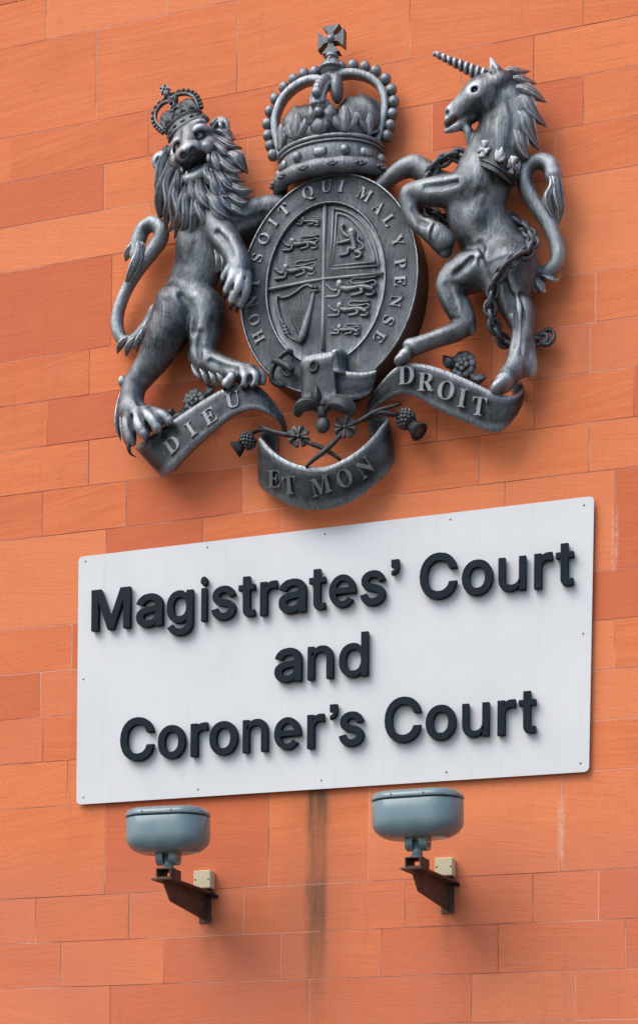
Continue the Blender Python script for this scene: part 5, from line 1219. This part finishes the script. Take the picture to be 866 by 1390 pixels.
# head
C_([(678, 118, .15, 17), (664, 124, .165, 19), (650, 130, .175, 18), (636, 141, .18, 14.5), (624, 151, .18, 11.5), (615, 158, .18, 9.5)], .015)
s.ell(664, 137, .185, 17, 16, 12, .02)                        # cheek
C_([(655, 112, .175, 9), (642, 119, .185, 8), (628, 135, .19, 7), (613, 150, .19, 6.5)], .012)
s.ell(612, 154, .185, 8, 7, 9, .008); s.ell(612, 162, .18, 10.5, 4.6, 9, .005, rot=28)
C_([(607, 175, .175, 4.0), (614, 173.5, .175, 4.8), (626, 168.5, .17, 6), (640, 158, .165, 7)], .005)
s.ell(610, 168.8, .19, 12.5, 2.7, 20, .002, 's', rot=27)
s.ell(605.5, 153, .215, 3.2, 4.2, 5, .004, 's', rot=20)
s.ell(645, 124, .222, 6, 4.6, 6, .006, 's'); C_([(638, 120, .215, 2.6), (645, 117, .222, 3), (655, 120, .21, 2.2)], .006)
C_([(654, 122, .215, 1.8), (663, 121, .205, 1.6)], .008)
C_([(673, 112, .165, 8), (672, 99, .17, 7.5), (669, 88, .165, 4.2), (665, 78, .155, .8)], .008); C_([(670, 108, .205, 3), (669, 97, .205, 3.4), (667, 88, .19, 1.2)], .004, 's')
# beard
C_([(629, 168, .165, 6), (634, 176, .165, 5), (636, 184, .16, 4), (634, 195, .15, .8)], .008)
C_([(612, 175, .17, 3), (606, 178, .17, 2), (603, 180, .165, .6)], .006)
# neck, chest, trunk
C_([(681, 122, .14, 19), (686, 145, .135, 25), (683, 175, .13, 30), (673, 205, .13, 33), (663, 228, .13, 35), (653, 250, .135, 36), (645, 278, .13, 35), (652, 305, .12, 33), (668, 330, .115, 33), (683, 355, .115, 34), (690, 375, .11, 32)], .02, flat=.74)
s.ell(640, 248, .15, 21, 20, 22, .025); s.ell(650, 300, .14, 27, 30, 24, .02)
C_([(634, 280, .18, 2), (640, 305, .175, 2.5), (655, 330, .17, 2)], .02, 's')
# near foreleg
C_([(646, 256, .155, 24), (620, 258, .175, 19), (592, 260, .185, 16), (570, 262, .19, 13.5), (557, 266, .19, 12.5), (556, 280, .19, 10.5), (561, 296, .19, 9.2), (572, 306, .19, 9.5), (582, 311, .19, 11)], .018)
C_([(582, 312, .19, 11.5), (592, 319, .19, 13), (601, 328, .185, 13.5)], .006)
C_([(590, 303, .23, 1.4), (584, 318, .235, 1.8), (582, 330, .22, 1.6)], .006, 's'); s.ell(604, 340, .175, 9, 9, 9, .008)
s.ell(553, 262, .20, 8, 8, 8, .015)
# far foreleg
C_([(612, 256, .09, 16), (592, 246, .085, 13.5), (575, 232, .085, 13), (562, 226, .085, 12.5), (546, 230, .085, 10.5), (530, 241, .08, 9), (514, 254, .075, 8.5)], .015)
# near hind leg, knee pushed forward (photo left)
C_([(672, 362, .12, 27), (650, 366, .13, 24), (630, 372, .14, 23), (613, 386, .145, 18), (615, 404, .145, 15.5), (624, 422, .14, 14.5), (630, 438, .135, 13), (620, 449, .14, 11.5), (598, 458, .15, 9.8), (576, 466, .155, 9.4), (562, 471, .16, 10)], .018)
s.ell(640, 446, .125, 6, 8, 8, .015); s.ell(556, 470, .16, 9, 9, 9, .01)
s.ell(550, 483, .165, 13, 8.5, 11, .004, rot=38); s.ell(546, 488, .165, 11, 6.5, 11, .004, rot=18)
C_([(545, 476, .215, 1.2), (557, 480, .21, 1.6), (563, 484, .2, 1.4)], .005, 's')
# far hind leg, standing
C_([(690, 366, .12, 34), (693, 390, .12, 27), (698, 410, .12, 20), (706, 426, .12, 18), (709, 445, .12, 13.5), (707, 463, .12, 12), (703, 482, .125, 12), (699, 498, .13, 13), (690, 510, .135, 11.5)], .018)
s.ell(722, 424, .11, 5, 10, 7, .015); s.ell(707, 500, .115, 9, 12, 10, .012)
C_([(700, 490, .12, 9), (712, 498, .11, 9), (722, 508, .10, 3)], .01)
C_([(714, 452, .11, 8), (717, 475, .105, 8), (722, 498, .10, 6), (724, 508, .10, 1)], .012)
s.ell(684, 519, .15, 15, 12, 13, .004, rot=42); s.ell(679, 524, .155, 14, 8.5, 13, .005, rot=30)
for pts in ([(697, 400, .185, 1.2), (700, 430, .175, 1.6), (699, 470, .165, 1.4)], [(705, 400, .18, 1), (710, 432, .17, 1.4), (707, 480, .165, 1.2)]): C_(pts, .014, 's')
for pts in ([(612, 270, .245, 1.8), (628, 274, .24, 2.6), (640, 270, .235, 2.6), (650, 260, .225, 1.6)], [(652, 352, .21, 2), (656, 368, .215, 3), (664, 386, .20, 2.4), (668, 402, .18, 1.8)], [(640, 352, .205, 1.6), (630, 362, .215, 2), (618, 372, .21, 1.6)],
            [(604, 388, .205, 1.4), (609, 404, .205, 2), (616, 420, .2, 1.5)], [(626, 392, .20, 1.4), (630, 410, .195, 2), (636, 428, .185, 1.4)], [(610, 450, .20, 1.2), (590, 458, .2, 1.8), (570, 466, .2, 1.2)], [(672, 240, .215, 1.8), (678, 262, .21, 2.4), (676, 284, .205, 1.8)],
            [(684, 380, .21, 2), (690, 400, .19, 2.6), (692, 420, .175, 2)], [(690, 135, .20, 1.5), (697, 160, .2, 2.2), (694, 190, .195, 1.6)], [(650, 330, .2, 2), (656, 342, .195, 2.6), (658, 350, .19, 2)],
            [(578, 254, .235, 1.2), (600, 252, .235, 1.8), (620, 248, .23, 1.2)], [(562, 282, .225, 1), (568, 298, .225, 1.4), (578, 304, .225, 1)]): C_([(a_, b_, c_ + .007, d_) for a_, b_, c_, d_ in pts], .026, 's')
C_([(640, 146, .225, 1.3), (650, 150, .225, 1.6), (662, 146, .23, 1.2)], .014, 's')
# tail
C_([(704, 350, .10, 13), (716, 366, .09, 10.5), (730, 372, .08, 8.5), (744, 369, .075, 8.2), (755, 357, .075, 8.6), (757, 340, .08, 8.6), (751, 318, .085, 8.4), (740, 297, .09, 8.4), (725, 275, .095, 8.6), (713, 252, .10, 8.6), (713, 234, .10, 8.4), (722, 222, .10, 8.2), (735, 219, .10, 8.6), (746, 225, .105, 9.4), (751, 238, .11, 10)], .012)
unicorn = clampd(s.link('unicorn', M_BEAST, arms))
mb = MB()
for p, w in (([(740, 224, .11), (753, 242, .125), (756, 265, .12), (760, 285, .10), (757, 309, .08)], 9.5), ([(746, 232, .12), (750, 252, .135), (744, 270, .13), (748, 288, .11), (756, 302, .09)], 9), ([(752, 240, .12), (760, 256, .115), (758, 274, .1)], 5),
             ([(728, 368, .09), (742, 376, .10), (753, 380, .09), (760, 378, .07)], 5), ([(722, 370, .10), (730, 384, .11), (737, 394, .10), (742, 396, .08)], 6), ([(718, 372, .11), (720, 386, .12), (728, 398, .1)], 6)): mb = MB(); lock(mb, p, w, .6); clampd(fix_normals(mb.link('tail_tuft', M_HAIR, unicorn)))
mb = MB()
for p, w in (([(676, 105, .15), (690, 98, .15), (704, 98, .13), (720, 96.5, .10)], 6.5), ([(684, 112, .15), (700, 108, .15), (714, 111, .13), (729, 113.5, .10)], 7), ([(692, 122, .15), (708, 121, .155), (724, 128, .14), (743, 140, .10)], 8),
             ([(698, 132, .15), (712, 137, .16), (722, 154, .15), (744, 173.5, .10)], 9), ([(700, 148, .15), (712, 160, .16), (718, 180, .15), (734, 207, .10)], 9.5), ([(696, 168, .15), (704, 186, .165), (710, 205, .155), (719, 218, .11)], 8.5),
             ([(690, 128, .165), (703, 136, .17), (710, 152, .165), (720, 166, .13)], 6), ([(668, 104, .17), (661, 99, .175), (654, 97, .17)], 4), ([(672, 102, .17), (680, 104, .17), (690, 110, .15)], 5)): lock(mb, p, w * 1.3, .75, 8)
um = clampd(fix_normals(mb.link('mane', M_HAIR, unicorn))); um.data.set_sharp_from_angle(angle=math.radians(48))
# horn, twisted
mb = MB(); A = P(657, 103, .175); B = P(588, 72, .235); n = 90; V = []; fs = []
ax = (B - A) / np.linalg.norm(B - A); s1 = np.cross(ax, [0, 1, 0]); s1 /= np.linalg.norm(s1); s2 = np.cross(ax, s1); kx = 20
for i in range(n + 1):
    t = i / n; c = A + (B - A) * t; r = (8.2 * (1 - t) + 3.0 * t) * PX
    for j in range(kx):
        a = 2 * math.pi * j / kx; rr = r * (1 + .17 * math.cos(a - t * 2 * math.pi * 9)) * (1 if i < n else .5); V.append(c + (s1 * math.cos(a) + s2 * math.sin(a)) * rr)
for i in range(n):
    for j in range(kx): fs.append((i * kx + j, i * kx + (j + 1) % kx, (i + 1) * kx + (j + 1) % kx, (i + 1) * kx + j))
fs.append(tuple(n * kx + j for j in range(kx))); mb.add(V, fs); fix_normals(mb.link('horn', M_HAIR, unicorn))
mb = MB(); ball(mb, P(645, 124, .211), 3.9 * PX, 14, 9); mb.link('eye', M_EYE, unicorn)
mb = MB(); ball(mb, P(644.4, 124.4, .2245), 1.4 * PX, 10, 7, (1, .5, 1)); mb.link('eye_pupil', M_HOLE, unicorn)
# coronet round the neck
def nk(t, w, out=0.0):
    """t 0..1 left to right round the front of the neck, w 0 lower edge .. 1 upper edge"""
    lo_ = cr([(633, 222, .08), (641, 223, .17), (655, 226, .235), (670, 233, .255), (684, 243, .22), (693, 251, .15), (697, 252, .08)], 8)
    hi_ = cr([(636, 199, .09), (646, 195, .185), (661, 196, .24), (678, 204, .255), (693, 214, .222), (702, 222, .15), (705, 225, .08)], 8)
    i = t * (len(lo_) - 1); a = int(i); f_ = i - a; b = min(a + 1, len(lo_) - 1)
    l = lo_[a] * (1 - f_) + lo_[b] * f_; h_ = hi_[a] * (1 - f_) + hi_[b] * f_; q = l * (1 - w) + h_ * w
    return P(q[0], q[1], q[2] + out)
mb = MB(); NT = 40; V = []; W_ = [(0, -.03), (0, .006), (.10, .014), (.20, .006), (.80, .004), (.86, .002), (.86, -.03)]
for (w, o) in W_: V += [nk(i / NT, w, o) for i in range(NT + 1)]
fs = [(k * (NT + 1) + i, k * (NT + 1) + i + 1, (k + 1) * (NT + 1) + i + 1, (k + 1) * (NT + 1) + i) for k in range(len(W_) - 1) for i in range(NT)]
mb.add(V, fs)
for w in (.03, .28): sweep(mb, np.array([nk(i / NT, w, .006) for i in range(NT + 1)]), CIRC8, .006, .006)
col = fix_normals(mb.link('coronet', M_DARK, unicorn))
mb = MB()
for i, t in enumerate((.12, .30, .52, .72, .88)):
    dt = .045
    if i % 2 == 0:
        for (a, b) in (((0, .62), (0, 1.18)), ((0, .5), (-dt * 1.3, .95)), ((0, .5), (dt * 1.3, .95))):
            p = [nk(t + a[0] + (b[0] - a[0]) * k / 5, min(1.2, a[1] + (b[1] - a[1]) * k / 5), .008) for k in range(6)]
            sweep(mb, np.array(p), CIRC8, [.008, .013, .017, .015, .011, .004], [.007] * 6)
    else:
        for (dx, dw) in ((0, .42), (0, -.36), (-dt * 1.5, 0), (dt * 1.5, 0)):
            p = [nk(t + dx * k / 4, .72 + dw * k / 4, .012) for k in range(5)]
            sweep(mb, np.array(p), CIRC8, [.005, .009, .014, .019, .021], [.008] * 5)
        ball(mb, nk(t, .72, .016), .009, 8, 6)
fix_normals(mb.link('coronet_crosses', M_RELIEF, unicorn))
# chain
def chain_links(pts, par, step_px=10.2, R=8.2, r=2.9):
    w, _ = path3([(*p, 0) for p in pts], 14); L = np.concatenate([[0], np.cumsum(np.linalg.norm(np.diff(w, axis=0), axis=1))]); st = step_px * PX; n = int(L[-1] / st)
    for i in range(n + 1):
        l = i * st; q = np.array([np.interp(l, L, w[:, k]) for k in range(3)]); q2 = np.array([np.interp(min(l + .01, L[-1]), L, w[:, k]) for k in range(3)]); q1 = np.array([np.interp(max(l - .01, 0), L, w[:, k]) for k in range(3)])
        t = q2 - q1; t /= np.linalg.norm(t); o = np.array([0, -1.0, 0]); o -= (o @ t) * t; o /= np.linalg.norm(o); sd_ = np.cross(t, o)
        a = math.radians((18 if i % 2 else 98) + R_.uniform(-14, 14)); e = sd_ * math.cos(a) + o * math.sin(a)
        mb = MB(); ring = [q + t * math.cos(b) * R * 1.12 * PX + e * math.sin(b) * R * .80 * PX for b in np.linspace(0, 2 * math.pi, 19)[:-1]]
        sweep(mb, np.array(ring), CIRC8, r * PX, r * PX, ref=tuple(np.cross(t, e)), closed=True)
        clampd(fix_normals(mb.link('chain_link', M_DARK, par)))
mb = MB(); c = P(742, 458, .07)
sweep(mb, np.array([c + np.array([math.cos(b) * .031, math.sin(b) * .008, math.sin(b) * .036]) for b in np.linspace(0, 2 * math.pi, 25)[:-1]]), CIRC, .0105, .0105, closed=True)
chain = mb.link('chain', M_DARK, arms)
chain_links([(634, 214, .13), (620, 211, .14), (605, 216, .14), (592, 224, .14), (583, 237, .135), (576, 250, .13)], chain)
chain_links([(578, 286, .08), (592, 293, .08), (606, 301, .08), (622, 311, .07)], chain)
chain_links([(686, 292, .08), (702, 303, .10), (716, 314, .13), (723, 328, .165), (716, 342, .20), (700, 351, .225), (686, 362, .235), (675, 378, .225), (669, 395, .205), (665, 412, .19), (667, 430, .17), (673, 448, .14), (682, 462, .10), (694, 470, .07)], chain)
chain_links([(722, 465, .07), (735, 460, .07)], chain)
